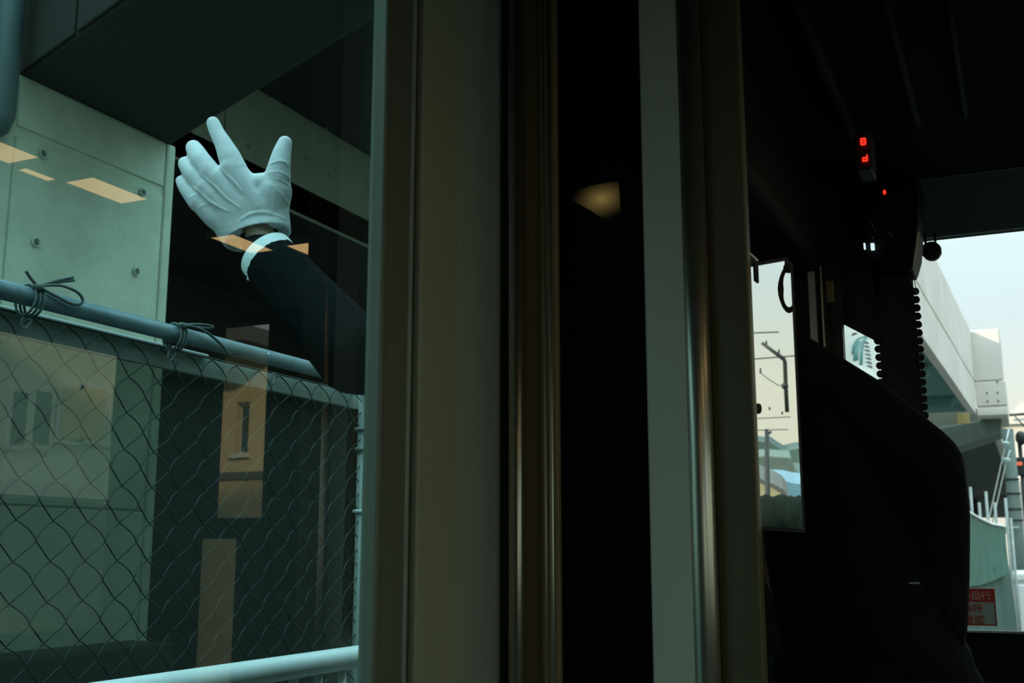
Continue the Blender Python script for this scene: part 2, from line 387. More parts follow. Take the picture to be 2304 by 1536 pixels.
dkx = empty('overhead_deck', (0, 0, 0), 'dark viaduct deck high over the path, above the cross beam', 'deck')
bx('deck_slab', M['conc_shade'], -14, -6.6, -14, 21, H+2.62, H+3.2, dkx)
bx('deck_slab', M['conc_shade'], -6.6, -5.0, 9.2, 21, H+2.62, H+3.2, dkx)
# girder beyond, parallel with the track, its joints and tie holes, and the unlit bay under it
zb = on(760, 480, 0, -8.5).z; zj2 = on(745, 455, 0, -8.5).z
gird = empty('side_girder', (-8.5, 12, zb), 'grey concrete girder above the dark opening, seen past the raised hand', 'girder')
MB().box(-8.75, -8.52, 7.0, 19, zb, H+2.6).build('girder_body', M['girder'], gird)
ys = [6.7, on(505, 300, 0, -8.5).y, on(842, 300, 0, -8.5).y, 18.9]
zs = [zb+.005, zj2, H+1.2, H+2.55]
for i in range(3):
    for j in range(3):
        bx('concrete_panel', M['girder'], -8.54, -8.5, ys[i]+.012, ys[i+1]-.012, zs[j]+.012, zs[j+1]-.012, gird, .008, 1)
for q in ((740, 395), (735, 290), (560, 330), (690, 355)):
    p = on(q[0], q[1], 0, -8.498)
    MB().tube([(p.x-.01, p.y, p.z), (p.x+.004, p.y, p.z)], .032, 16).build('tie_hole', M['joint'], gird)
und = empty('underpass_bay', (-12, 12, 0), 'unlit bay of the underpass behind the pier and below the girder', 'underpass')
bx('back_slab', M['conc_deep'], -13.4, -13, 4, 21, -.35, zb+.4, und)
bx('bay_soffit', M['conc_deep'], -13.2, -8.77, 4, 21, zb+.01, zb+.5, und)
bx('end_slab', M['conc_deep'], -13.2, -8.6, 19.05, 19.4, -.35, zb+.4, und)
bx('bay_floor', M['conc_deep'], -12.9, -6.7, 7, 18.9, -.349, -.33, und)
# drain pipe at the pier's upper left
p0 = on(22, 60, 0, -5.9)
dp = tag(MB().tube([(-5.9, p0.y, H+2.4), (-5.9, p0.y, on(22, 268, 0, -5.9).z), (-5.93, p0.y, on(22, 285, 0, -5.9).z), (-6.02, p0.y, on(22, 292, 0, -5.9).z)], .085, 16).build('drain_pipe', M['pipe']), 'bluish steel drain pipe running down past the pier top at the picture edge', 'pipe')

# ================================================================== chain-link fence, pole tied on top, handrail
FX = -1.95
ft = on(400, 778, 0, FX).z
y_post = on(815, 1000, 0, FX).y; zr = on(300, 766, 0, FX-.03).z
fence = empty('chain_link_fence', (FX, 2, -.35), 'dark wire chain-link fence under the tied steel pole', 'fence')
pw, ph = .100, .0875
def wire_mesh():
    mb = MB(); pts = []; z = ft-.015; k = 0
    while z > -.33:
        s0, s1 = (-1, 1) if k % 2 == 0 else (1, -1)
        for j in range(5):
            t = j/5
            bulge = .006*math.sin(math.pi*t)*(1 if k % 2 == 0 else -.1)
            pts.append((.004*s0*math.cos(math.pi*t), (s0+(s1-s0)*t)*pw/4*1.03+bulge, z-t*ph/2+bulge*.6))
        z -= ph/2; k += 1
    return mb.tube(pts, .00175, 5).mesh('wire')
wm = wire_mesh(); wm.materials.append(M['wire'])
y = on(48, 803, 0, FX).y-6.5*pw; odd = 0
while y < y_post-.01:
    o = bpy.data.objects.new('wire', wm); COL.objects.link(o); o.parent = fence; o.location = (FX, y, 0)
    if odd: o.scale = (1, -1, 1)
    y += pw/2; odd = 1-odd
bx('clear_sheet', M['dusty'], FX-.065, FX-.06, .6, y_post, -.33, zr-.045, fence)
MB().tube([(FX, y_post, -.35), (FX, y_post, ft-.0)], .016, 14).build('post', M['light_steel'], fence)
MB().tube([(FX+.022, y_post-.012, -.35), (FX+.022, y_post-.012, ft-.03)], .005, 8).build('tension_bar', M['light_steel'], fence)
for py in (1150, 965, 1010):
    z = on(812, py, 0, FX).z
    MB().ring((FX, y_post, z), (.021, 0, 0), (0, .021, 0), .006, 16, 6).build('post_clip', M['rail'] if py == 1150 else M['light_steel'], fence)
bx('top_angle', M['light_steel'], FX-.045, FX-.03, .6, y_post+.02, zr-.052, zr, fence, .002, 1)
bx('top_angle_flange', M['rail'], FX-.046, FX-.015, .6, y_post-.75, zr, zr+.006, fence, .001, 1)
MB().tube([(FX, .6, ft-.012), (FX, y_post, ft-.012)], .0028, 8).build('strand', M['wire'], fence)
pz = on(380, 758, 0, FX+.03).z+.012; ye = on(718, 833, 0, FX+.03).y+.45
pole = empty('steel_pole', (FX+.03, 2, pz), 'weathered bluish steel pole tied along the top of the wire fence', 'pole')
MB().tube([(FX+.03, .5, pz), (FX+.03, ye, pz)], .021, 18).build('tube', M['galv'], pole)
for px, py in ((176, 712), (603, 815)):
    p = on(px, py, 0, FX+.05); MB().ball((FX+.05, p.y, pz+.004), .004, 8).build('rivet', M['rail'], pole)
def twine(px, n, label):
    yy = on(px, 700, 0, FX+.03).y
    r = empty('twine_knot', (FX+.03, yy, pz), label, 'twine', 'twine knots on the pole')
    for d in (-.012, 0, .011):
        MB().ring((FX+.03, yy+d, pz-.008), (.025, .004, 0), (0, .003, .034), .0032, 22, 6).build('lashing', M['rope'], r)
    MB().ball((FX+.05, yy, pz+.02), .011, 10, (1, 1.3, .8)).build('knot', M['rope'], r)
    a = Vector((FX+.05, yy, pz+.022))
    loops = [[(0, 0, 0), (.01, .05, .012), (.012, .10, .006), (.012, .115, -.012), (.01, .09, -.022), (.006, .04, -.012), (0, 0, 0)],
             [(0, 0, 0), (.004, .045, .022), (.004, .09, .040)], [(0, 0, 0), (.003, .05, .020), (.003, .095, .034)], [(0, 0, 0), (0, -.02, .012), (0, -.035, .026)]]
    if n: loops = [[(0, 0, 0), (.004, .06, .012), (.004, .11, .016), (.004, .10, .009), (.003, .05, .004)], [(0, 0, 0), (.012, .06, -.002), (.014, .13, -.026), (.012, .175, -.05)]]
    for L in loops:
        pts = [a+Vector(q) for q in L]
        sm = [pts[0]]
        for i in range(len(pts)-1):
            p0, p1, p2, p3 = pts[max(i-1, 0)], pts[i], pts[i+1], pts[min(i+2, len(pts)-1)]
            for k in range(1, 6):
                t = k/5; sm.append(.5*((2*p1)+(p2-p0)*t+(2*p0-5*p1+4*p2-p3)*t*t+(3*p1-p0-3*p2+p3)*t**3))
        MB().tube(sm, .0035, 6).build('loose_end', M['rope'], r)
    MB().ring((FX+.012, yy+.01, pz-.05), (0, .012, .002), (.004, 0, .014), .003, 16, 6).build('wire_hook', M['light_steel'], r)
twine(66, 0, 'dark twine knot with a long loop on the pole, in front of the pier')
twine(398, 1, 'dark twine knot with a drooping tail on the pole, past the pier corner')
MB_ = MB().ring((FX+.012, on(608, 850, 0, FX).y, pz-.05), (0, .012, .002), (.004, 0, .014), .003, 16, 6).build('wire_hook', M['light_steel'], pole)
# white handrail
RXX = -1.65; zt_ = .875
hr = empty('white_handrail', (RXX, 2, -.35), 'white tubular steel handrail with balusters, low in front of the wire fence', 'handrail')
MB().tube([(RXX, .7, zt_), (RXX, 4.2, zt_)], .029, 24).build('top_rail', M['rail'], hr)
MB().tube([(RXX, .7, -.2), (RXX, 4.2, -.2)], .018, 14).build('bottom_rail', M['rail'], hr)
bm_ = MB().tube([(0, 0, -.35), (0, 0, zt_-.01)], .0115, 14).mesh('baluster'); bm_.materials.append(M['rail'])
yy0 = on(770, 1500, 0, RXX).y
for k in range(-14, 14):
    o = bpy.data.objects.new('baluster', bm_); COL.objects.link(o); o.parent = hr; o.location = (RXX, yy0+k*.107, 0)

# ================================================================== buildings right of the track (seen by reflection)
bt = empty('tan_house', (0, 0, 0), 'tan rendered building with a narrow slit window, reflected in the door glass', 'building')
YB1 = 13.0
q0, q1 = refl(350, 1000, 1, YB1), refl(600, 1000, 1, YB1)
xa, xb = q1.x, q0.x
ztop = refl(530, 800, 1, YB1).z; zfl = refl(530, 1070, 1, YB1).z
s0, s1 = refl(533, 905, 1, YB1), refl(557, 1020, 1, YB1)
hx0, hx1, hz0, hz1 = s1.x, s0.x, s1.z, s0.z
mb = MB()
for (u0, u1, v0, v1) in ((xa, hx0, -1.1, ztop), (hx1, xb, -1.1, ztop), (hx0, hx1, -1.1, hz0), (hx0, hx1, hz1, ztop)): mb.box(u0, u1, YB1, YB1+.25, v0, v1)
mb.box(xa, xb, YB1+.25, YB1+6, -1.1, ztop); mb.build('house_front', M['tan'], bt)
wf = bx('slit_window', M['sash'], hx0, hx1, YB1+.12, YB1+.16, hz0, hz1, bt); bx('window_pane', M['winglass'], hx0+.035, hx1-.035, YB1+.10, YB1+.13, hz0+.05, hz1-.05, wf)
bx('window_sill', M['sash'], hx0-.06, hx1+.06, YB1-.06, YB1+.1, hz0-.06, hz0, bt)
bx('string_course', M['roof'], xa-.02, xb+.02, YB1-.05, YB1, zfl-.05, zfl+.05, bt)
bx('eaves', M['roof'], xa-.3, xb+.3, YB1-1.0, YB1+6.2, ztop, ztop+.22, bt)
bh = empty('ochre_house', (0, 0, 0), 'dull ochre building beyond the slit-windowed one, reflected near the door edge', 'building')
YB2 = 22.0
q0, q1 = refl(640, 955, 1, YB2), refl(850, 955, 1, YB2)
bx('house_front', M['tan2'], q1.x-2, q0.x, YB2, YB2+6, -1.1, q0.z, bh)
bx('upper_storey', M['roof'], q1.x-2, q0.x+.2, YB2-.1, YB2+6, q0.z, refl(640, 640, 1, YB2).z, bh)
for k in range(3):
    x = q1.x-1+k*1.6
    w = bx('house_window', M['sash'], x, x+.8, YB2-.03, YB2+.03, 1.2, 2.3, bh); bx('window_pane', M['winglass'], x+.06, x+.74, YB2-.04, YB2-.02, 1.26, 2.24, w)
bp = empty('pale_house', (0, 0, 0), 'pale green-grey house with lit tan windows, reflected behind the chain-link mesh', 'building')
XB3 = 9.0
q0, q1 = refl(330, 820, 0, XB3), refl(0, 820, 0, XB3)
bx('house_side', M['palewall'], XB3, XB3+6, q1.y-5, q0.y+.2, -1.1, q0.z+1.0, bp)
for (u0, u1, v0, v1, mt) in ((135, 172, 870, 990, 'tan'), (182, 222, 870, 990, 'tan'), (75, 100, 880, 1000, 'winglass'), (25, 45, 880, 1000, 'winglass'), (250, 300, 870, 1000, 'winglass')):
    a, b = refl(u0, v0, 0, XB3), refl(u1, v1, 0, XB3)
    w = bx('house_window', M['sash'], XB3-.05, XB3+.02, min(a.y, b.y)-.06, max(a.y, b.y)+.06, min(a.z, b.z)-.06, max(a.z, b.z)+.06, bp)
    bx('window_shutter' if mt == 'tan' else 'window_pane', M[mt], XB3-.07, XB3-.04, min(a.y, b.y), max(a.y, b.y), min(a.z, b.z), max(a.z, b.z), w)
a = refl(0, 1120, 0, XB3); bx('ground_floor', M['roof'], XB3-.03, XB3+1, q1.y-5, q0.y+.2, -1.1, a.z, bp)
a, b = refl(0, 1100, 0, XB3), refl(200, 1112, 0, XB3)
bx('awning_edge', M['sash'], XB3-.8, XB3, a.y-2, b.y, 2*a.z-a.z-.1, a.z+.05, bp)
bx('eaves', M['roof'], XB3-.5, XB3+6.3, q1.y-5.3, q0.y+.5, q0.z+1.0, q0.z+1.2, bp)

# ================================================================== viaduct ahead (through the windscreen)
via = empty('viaduct', (-2, 40, 0), 'pale concrete viaduct deck with parapet and box end, ahead through the windscreen', 'viaduct')
Y1 = 40.0
vd = ray(2455, 1310); vd = vd/vd.y
pt, pb, pj = on(2183, 743, 1, Y1), on(2196, 932, 1, Y1), on(2192, 857, 1, Y1)
def vslab(name, x0, x1, y0, y1, z0, z1, mt, bev=.02): return bx(name, M[mt], x0, x1, y0, y1, z0, z1, via, bev, 1)
def vrun(name, pts, s0, s1, mt, bev=.02):   # section at Y1 swept along the viaduct
    return MB().hexa([p+vd*s0 for p in pts], [p+vd*s1 for p in pts]).build(name, M[mt], via, bev, 1)
L_ = Vector((-1, 0, 0)); n = 9; S0 = -17.2
for k in range(n):
    sa, sb = S0*(1-k/n)+.012, S0*(1-(k+1)/n)-.012; j_ = Vector((random.uniform(-.006, .006), 0, 0))
    vrun('parapet_panel', [p+j_ for p in (pt, pt+L_*.18, pj+L_*.18+Vector((0, 0, .03)), pj+Vector((0, 0, .03)))], sa, sb, 'conc_far')
    vrun('fascia_panel', [p+j_ for p in (pj+Vector((0, 0, -.02)), pj+L_*.22+Vector((0, 0, -.02)), pb+L_*.22, pb)], sa, sb, 'conc_far')
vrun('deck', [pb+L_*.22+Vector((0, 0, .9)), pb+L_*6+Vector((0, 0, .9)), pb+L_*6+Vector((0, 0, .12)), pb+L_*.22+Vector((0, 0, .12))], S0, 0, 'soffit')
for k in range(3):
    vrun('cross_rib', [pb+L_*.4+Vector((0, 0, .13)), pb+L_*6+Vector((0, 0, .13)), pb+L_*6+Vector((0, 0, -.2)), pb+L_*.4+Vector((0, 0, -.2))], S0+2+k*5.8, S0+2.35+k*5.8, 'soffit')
bx0, bx1 = on(2192, 800, 1, Y1).x, on(2257, 800, 1, Y1).x
zlo = on(2230, 935, 1, Y1).z; zmid = on(2230, 857, 1, Y1).z; zhi = on(2230, 740, 1, Y1).z
vslab('box_upper', bx0-.1, bx1-.06, Y1, Y1+4, zmid+.02, zhi, 'conc_far', .04)
vslab('box_lower', bx0-.05, bx1, Y1-.05, Y1+4, zlo+.32, zmid-.01, 'conc_far', .03)
vslab('box_foot', bx0-.05, bx1, Y1-.05, Y1+4, zlo, zlo+.30, 'conc_far', .03)
for i, j in ((0, 0), (1, 0), (0, 1), (1, 1), (1.05, -1.3)):
    MB().tube([(bx0+.30+i*.33, Y1-.08, zmid-.40-j*.28), (bx0+.30+i*.33, Y1-.03, zmid-.40-j*.28)], .03, 10).build('bolt_hole', M['joint'], via)
# cantilever bracket and deck beyond
c0, c1, c2, c3 = on(2090, 965, 1, Y1+1), on(2253, 938, 1, Y1+1), on(2253, 975, 1, Y1+1), on(2090, 1030, 1, Y1+1)
MB().hexa([c0, c1, c2, c3], [p+Vector((0, 2, 0)) for p in (c0, c1, c2, c3)]).build('bracket', M['poleconc'], via, .04)
d0, d1 = on(2262, 1015, 1, 58), on(2235, 985, 1, 44)
zz = on(2235, 985, 1, 44).z
MB().hexa([(-11, 44, zz), (d1.x, 44, zz), (d1.x, 150, zz), (-11, 150, zz)], [(-11, 44, zz+1.1), (d1.x, 44, zz+1.1), (d1.x, 150, zz+1.1), (-11, 150, zz+1.1)]).build('far_deck', M['far_shade'], via)
vslab('far_fascia', d1.x, d1.x+.25, 44, 150, zz+.05, zz+1.2, 'conc_far')
for k, yy in enumerate((46, 60, 76, 96)):
    vslab('column', -8.5, -7.3, yy, yy+1.2, -1.1, zz, 'conc_shade'); vslab('column', -4.6, -3.6, yy, yy+1.2, -1.1, zz, 'conc_shade')
vslab('abutment', -11, -4.4, 118, 120, -1.1, 3.2, 'conc_shade')
yp = on(2166, 940, 1, 36)
bx('yellow_plate', M['yellow'], on(2153, 940, 1, 36).x, on(2181, 940, 1, 36).x, 36, 36.08, on(2166, 953, 1, 36).z, on(2166, 929, 1, 36).z, via, .01, 1)

# white bulging sheet seen in the gap left of the blind
ws = empty('white_sheet', (0, 0, 0), 'white bulging sheet with dark green cords, in the gap above the driver\'s shoulder', 'sheet')
grid = []; NU, NV = 16, 10
for j in range(NV+1):
    for i in range(NU+1):
        u, v = i/NU, j/NV
        grid.append(on(1870+150*u, 690+230*v, 1, 13.0-3.5*v-1.0*math.sin(math.pi*min(1, u*.9+.1))))
o = link_mesh('sheet', MB().add(grid, [(j*(NU+1)+i, j*(NU+1)+i+1, (j+1)*(NU+1)+i+1, (j+1)*(NU+1)+i) for j in range(NV) for i in range(NU)], True).mesh('sheet'), M['whitesheet'], ws)
sd = o.modifiers.new('t', 'SOLIDIFY'); sd.thickness = .02
bvh = BVHTree.FromPolygons([tuple(p) for p in grid], [tuple(q.vertices) for q in o.data.polygons])
def on_surf(b, px, py, lift):
    d = ray(px, py).normalized(); h = b.ray_cast(EYE, d)
    return (h[0]-d*lift) if h[0] else None
def drape(name, pts, r, mt, par, b=bvh, lift=.02):
    P_ = [on_surf(b, *q, lift) for q in pts]; P_ = [p for p in P_ if p]
    if len(P_) > 1: MB().tube(P_, r, 6).build(name, mt, par)
for px_ in (1876, 2014):
    a_ = on(px_, 720, 1, 13.1); MB().tube([Vector((a_.x, 13.1, -1.1)), a_+Vector((0, 0, .6))], .03, 8).build('sheet_post', M['iron'], ws)
MB().tube([on(1870, 688, 1, 13.05), on(2020, 688, 1, 13.05)], .02, 8).build('sheet_rail', M['iron'], ws)
drape('cord', [(1921, 800), (1923, 780), (1930, 767), (1945, 761), (1952, 758)], .024, M['cordgreen'], ws)
drape('cord', [(1937, 825), (1938, 795), (1941, 775), (1948, 762)], .021, M['cordgreen'], ws)
drape('cord', [(1926, 815), (1927, 795), (1933, 772)], .027, M['cordgreen'], ws)
for k in range(7):
    p = on_surf(bvh, 1948+k*1.2, 775+k*9, .02)
    if p: MB().ball(p, .033, 8).build('eyelet', M['path'], ws)
p = on_surf(bvh, 1924, 755, .02); MB().ball(p, .034, 8).build('eyelet', M['iron'], ws)

# green mesh sheets, posts, cables, pole, signals, van (right edge of the windscreen)
gs = empty('green_sheet', (0, 0, 0), 'blue-green gathered mesh sheet hung from a rope beside the track, ahead of the windscreen', 'sheet')
top = [(2150, 1133), (2180, 1152), (2205, 1166), (2230, 1178), (2262, 1184)]
bot = [(2150, 1300), (2180, 1318), (2205, 1316), (2235, 1306), (2272, 1288)]
def lerp_poly(P_, t):
    t *= len(P_)-1; i = min(int(t), len(P_)-2); f = t-i
    return (P_[i][0]+(P_[i+1][0]-P_[i][0])*f, P_[i][1]+(P_[i+1][1]-P_[i][1])*f)
grid = []; NU, NV = 40, 12
for j in range(NV+1):
    for i in range(NU+1):
        u, v = i/NU, j/NV; a, b = lerp_poly(top, u), lerp_poly(bot, u)
        sag = 6*math.sin(math.pi*v)*(1-u)
        px, py = a[0]+(b[0]-a[0])*v**1.6-sag*.5, a[1]+(b[1]-a[1])*v
        p = on(px, py, 1, 15+3*u); ph_ = (u*6.2+.25*v) % 1.0
        p += Vector((.0, -1, 0))*(.16*(ph_**.6)*min(1, .3+v)); grid.append(p)
o = link_mesh('sheet', MB().add(grid, [(j*(NU+1)+i, j*(NU+1)+i+1, (j+1)*(NU+1)+i+1, (j+1)*(NU+1)+i) for j in range(NV) for i in range(NU)], True).mesh('sheet'), M['tarp'], gs)
MB().tube([on(*lerp_poly(top, k/12), 1, 14.95+3*k/12) for k in range(13)], .018, 8).build('top_rope', M['rail'], gs)
gl_ = empty('lower_sheet', (0, 0, 0), 'darker grey-green sheet along the ground below the gathered sheet', 'sheet')
top2 = [(2150, 1300), (2180, 1316), (2205, 1313), (2235, 1303), (2272, 1286)]; bot2 = [(2150, 1440), (2285, 1440)]
grid = []
for j in range(7):
    for i in range(25):
        u, v = i/24, j/6; a, b = lerp_poly(top2, u), lerp_poly(bot2, u)
        px, py = a[0]+(b[0]-a[0])*v+(8*v if u == 1 else 0), a[1]+(b[1]-a[1])*v
        p = on(px, py, 1, 15.2+3*u); p.y += .05*math.sin(u*40); grid.append(p)
link_mesh('sheet', MB().add(grid, [(j*25+i, j*25+i+1, (j+1)*25+i+1, (j+1)*25+i) for j in range(6) for i in range(24)], True).mesh('sheet'), M['tarp2'], gl_)
for k, (xa_, ya_, xb_, yb_) in enumerate(((2203, 1130, 2207, 1175), (2183, 1095, 2187, 1155), (2238, 1130, 2241, 1185), (2262, 1120, 2263, 1190), (2274, 1165, 2281, 1250), (2218, 1105, 2222, 1178))):
    a, b = on(xa_, ya_, 1, 19), on(xb_, yb_, 1, 19)
    tag(MB().tube([a, Vector((a.x, 19, -1.1))], .022, 8).build('fence_post', M['light_steel']), 'thin pale post behind the gathered green sheet, '+('second from the driver', 'nearest the driver', 'third from the driver', 'fourth from the driver, by the mast', 'short one below the mast cross arm', 'standing beside the left stay wire')[k], 'post', 'posts behind the green sheet')
cp = empty('concrete_mast', (0, 0, 0), 'round concrete utility mast with steel bands at the windscreen edge', 'mast')
a, b = on(2271, 965, 1, 24), on(2291, 1300, 1, 24); xm = (a.x+b.x)/2
MB().tube([(xm, 24, -1.1), (xm, 24, a.z)], [.165, .105], 20).build('shaft', M['poleconc'], cp)
for py in (1078, 1110, 1145, 1170):
    z = on(2280, py, 1, 24).z; rr = .105+.06*(a.z-z)/(a.z+1.1)
    MB().ring((xm, 24, z), (rr, 0, 0), (0, rr, 0), .022, 20, 6).build('band', M['iron'], cp)
MB().tube([on(2255, 1186, 1, 23.8), on(2294, 1186, 1, 23.8)], .018, 8).build('cross_arm', M['light_steel'], cp)
MB().tube([on(2262, 1180, 1, 23.9), on(2262, 1200, 1, 23.9)], .02, 8).build('arm_pin', M['light_steel'], cp)
for k, (P_, disc, wd) in enumerate(((((2270, 965), (2263, 998), (2258, 1020), (2224, 1172)), 1, 'stay wire with an insulator disc, left one of the pair beside the mast'), (((2273, 1012), (2265, 1035), (2258, 1065), (2234, 1172)), 1, 'stay wire with an insulator disc, right one of the pair beside the mast'))):
    sw = empty('stay_wire', (0, 0, 0), wd, 'cable', 'stay wires beside the mast')
    MB().tube([on(*q, 1, 22.5) for q in P_]+[Vector((on(*P_[3], 1, 22.5).x-.22, 22.5, -1.1))], .013, 6).build('cable', M['cable'], sw)
    c = on(*P_[disc], 1, 22.4)
    MB().tube([c+Vector((.004, 0, .04)), c, c+Vector((-.004, 0, -.035))], [.05, .085, .05], 16).build('insulator', M['porcelain'], sw)
sg = empty('track_signal', (0, 0, 0), 'dark railway signal head with a glowing orange lamp behind the mast', 'signal')
a = on(2293, 1043, 1, 30)
bx('signal_head', M['iron'], a.x-.13, a.x+.16, 30, 30.25, a.z-.28, a.z+.16, sg, .03)
bx('signal_lamp', M['orange'], a.x-.065, a.x+.075, 29.96, 30, a.z-.045, a.z+.045, sg, .02)
MB().tube([(a.x+.05, 30.12, -1.1), (a.x+.05, 30.12, on(2293, 975, 1, 30).z)], .05, 12).build('signal_post', M['iron'], sg)
c = on(2297, 985, 1, 30); MB().ball(c, .13, 10, (1, 1, 1.4)).build('signal_bell', M['iron'], sg)
vn = empty('white_van', (0, 0, 0), 'white van with panel doors parked past the green sheets', 'van')
a = on(2276, 1292, 1, 20)
bx('van_body', M['vanwhite'], a.x, a.x+1.7, 20, 23.5, -.72, a.z, vn, .05)
bx('van_roof', M['vanwhite'], a.x-.02, a.x+1.72, 19.95, 23.5, a.z-.10, a.z+.02, vn, .02)
bx('rear_door', M['vanwhite'], a.x+.08, a.x+.80, 19.94, 20.0, -.55, a.z-.16, vn, .02); bx('rear_door', M['vanwhite'], a.x+.84, a.x+1.6, 19.94, 20.0, -.55, a.z-.16, vn, .02)
bx('door_handle', M['iron'], a.x+.70, a.x+.76, 19.90, 19.95, .1, .28, vn)
for s in (.25, 1.45):
    MB().tube([(a.x+s-.09, 20.6, -.83), (a.x+s+.09, 20.6, -.83)], .27, 18).build('wheel', M['rubber'], vn); MB().tube([(a.x+s-.09, 22.8, -.83), (a.x+s+.09, 22.8, -.83)], .27, 18).build('wheel', M['rubber'], vn)
fh = empty('far_house', (0, 0, 0), 'pale far house with a low gable and power line, past the box end', 'building')
a, b = on(2262, 955, 1, 90), on(2330, 955, 1, 90)
bx('house_wall', M['conc_far'], a.x, b.x+3, 90, 96, -1.1, a.z, fh)
g = on(2266, 908, 1, 90)
MB().prism([(a.x-.3, 89.6, a.z), (b.x+3, 89.6, a.z), (b.x+3, 89.6, a.z+1.0), (a.x+1.2, 89.6, g.z)], (0, 6.5, 0)).build('gable', M['conc_far'], fh)
MB().tube([on(2262, 934, 1, 89), on(2320, 930, 1, 89)], .10, 6).build('gutter', M['iron'], fh)
MB().tube([on(2278, 930, 1, 88), on(2310, 965, 1, 88)], .05, 6).build('brace', M['iron'], fh)

# ================================================================== cab fittings
# overhead duct and conduits on the cab ceiling
dk = tag(bx('overhead_duct', M['cab'], -.807, -.50, YP+.14, YF-.005, 1.97, CZ-.003, None, .03, 3), 'dark overhead duct along the upper left of the driver\'s cab', 'duct')
for px, py, r, lab in ((1850, 150, .016, 'dark ceiling conduit nearest the overhead duct'), (2030, 150, .010, 'thin dark ceiling conduit in the middle of the cab'), (2160, 180, .008, 'thinnest ceiling conduit toward the right of the cab')):
    p = on(px, py, 2, CZ-r)
    tag(MB().tube([(p.x, 1.9, CZ-r), (p.x, 2.95, CZ-r)], r, 10).build('conduit', M['cab']), lab, 'conduit')
# header above the windscreen with its lit edge
hd = empty('windscreen_header', (0, 0, 0), 'dark header panel above the windscreen with a thin pale edge strip', 'panel')
za = on(2200, 390, 1, YF-.14).z; zb_ = on(2200, 522, 1, YF-.02).z
MB().prism([(-.24, YF-.14, za), (-.24, YF-.02, zb_), (-.24, YF, zb_), (-.24, YF, CZ-.005), (-.24, YF-.14, CZ-.005)], (1.5, 0, 0)).build('panel', M['header'], hd)
bx('edge_strip', M['galv'], -.235, 1.25, YF-.146, YF-.139, za-.001, za+.005, hd)
# slanted visor panel left of the blind, pale posts beside it
q = [on(1862, 380, 1, 3.42), on(1965, 380, 1, 3.42), on(1990, 776, 1, 3.42), on(1890, 724, 1, 3.42), on(1862, 712, 1, 3.42)]
tag(MB().prism(q, (0, .02, 0)).build('visor_panel', M['cab_l']), 'dark olive panel with a slanting lower edge, above the bright gap', 'panel')
for px0, px1, mt, lab in ((1816, 1832, 'cabstrip', 'wider pale upright strip in the cab, left of its narrow twin'), (1843, 1848, 'steel', 'narrow bright upright strip between the wide strip and the olive panel')):
    a, b = on(px0, 620, 1, 3.3), on(px1, 620, 1, 3.3)
    tag(bx('upright_strip', M[mt], a.x, b.x, 3.3, 3.33, .9, CZ-.02, None, .002, 1), lab, 'strip')
a, b = on(1800, 700, 1, 3.36), on(1893, 700, 1, 3.36)
struct(bx('trim_12', M['cab_l'], a.x-.3, b.x, 3.36, 3.40, .5, CZ))
wp = on(1869, 655, 1, 3.355)
tag(MB().box(wp.x-.014, wp.x+.010, 3.345, 3.36, on(1869, 680, 1, 3.35).z, on(1869, 632, 1, 3.35).z).build('small_plate', M['brown'], None, .003), 'small brown plate on the dark lining beside the upright strips', 'plate')
# equipment box hanging at the windscreen, blind below it
eq = empty('equipment_box', (0, 0, 0), 'dark equipment box hung at the windscreen above the black blind', 'equipment')
a, b, c, d = on(1935, 385, 1, 3.30), on(2068, 400, 1, 3.30), on(2052, 606, 1, 3.30), on(1950, 590, 1, 3.30)
MB().prism([a, b, on(2066, 500, 1, 3.3), c, d], (0, .16, 0)).build('housing', M['cab'], eq, .008)
e0 = on(2067, 516, 1, 3.31)
MB().prism([on(2062, 516, 1, 3.31), on(2069, 522, 1, 3.31), on(2066, 570, 1, 3.31), on(2057, 603, 1, 3.31), on(2051, 603, 1, 3.31), on(2054, 570, 1, 3.31)], (0, .12, 0)).build('white_end_cap', M['whitesheet'], eq)
for px, py, w, h in ((1945, 553, 3, 12), (1963, 554, 7, 13)):
    a = on(px, py, 1, 3.285); MB().box(a.x-w*.0007, a.x+w*.0007, 3.282, 3.298, a.z-h*.0007, a.z+h*.0007).build('glint_patch', M['white_glint'], eq)  # reflected glints painted as two small glowing patches
for px, py in ((1958, 500), (1963, 510), (1958, 527), (2001, 523)):
    a = on(px, py, 1, 3.28); MB().tube([a, a+Vector((.006, 0, -.008)), a+Vector((.008, 0, -.014))], .0015, 6).build('cable_clip', M['light_steel'], eq)
# red display
ds = empty('red_display', (0, 0, 0), 'small dark display box showing two red digits near the cab ceiling', 'display')
a, b = on(1922, 296, 1, 2.75), on(1962, 380, 1, 2.75)
bx('hanger', M['rubber'], (a.x+b.x)/2-.008, (a.x+b.x)/2+.008, 2.79, 2.81, a.z-.002, CZ, ds)
bx('display_case', M['rubber'], a.x, b.x, 2.75, 2.85, b.z, a.z, ds, .004)
SEG = {'a': (0, 1, 1, 0), 'b': (1, .5, 1, 1), 'c': (1, .5, 0, 1), 'd': (0, 0, 1, 0), 'e': (0, .5, 0, 1), 'f': (0, .5, 1, 1), 'g': (0, .5, 1, 0)}
def digit(px, py, segs, s=.0072):
    c = on(px, py, 1, 2.745); mb = MB(); t = .0026; w = s*.75
    L = {'a': (-w, w, s*1.0), 'g': (-w, w, 0), 'd': (-w, w, -s)}
    for k in segs:
        if k in L: x0, x1, z = L[k]; mb.box(c.x+x0, c.x+x1, 2.742, 2.749, c.z+z-t/2, c.z+z+t/2)
        else:
            x = c.x+(w if k in 'bc' else -w); z0, z1 = (0, s) if k in 'bf' else (-s, 0)
            mb.box(x-t/2, x+t/2, 2.742, 2.749, c.z+z0, c.z+z1)
    mb.build('red_digit', M['red'], ds)
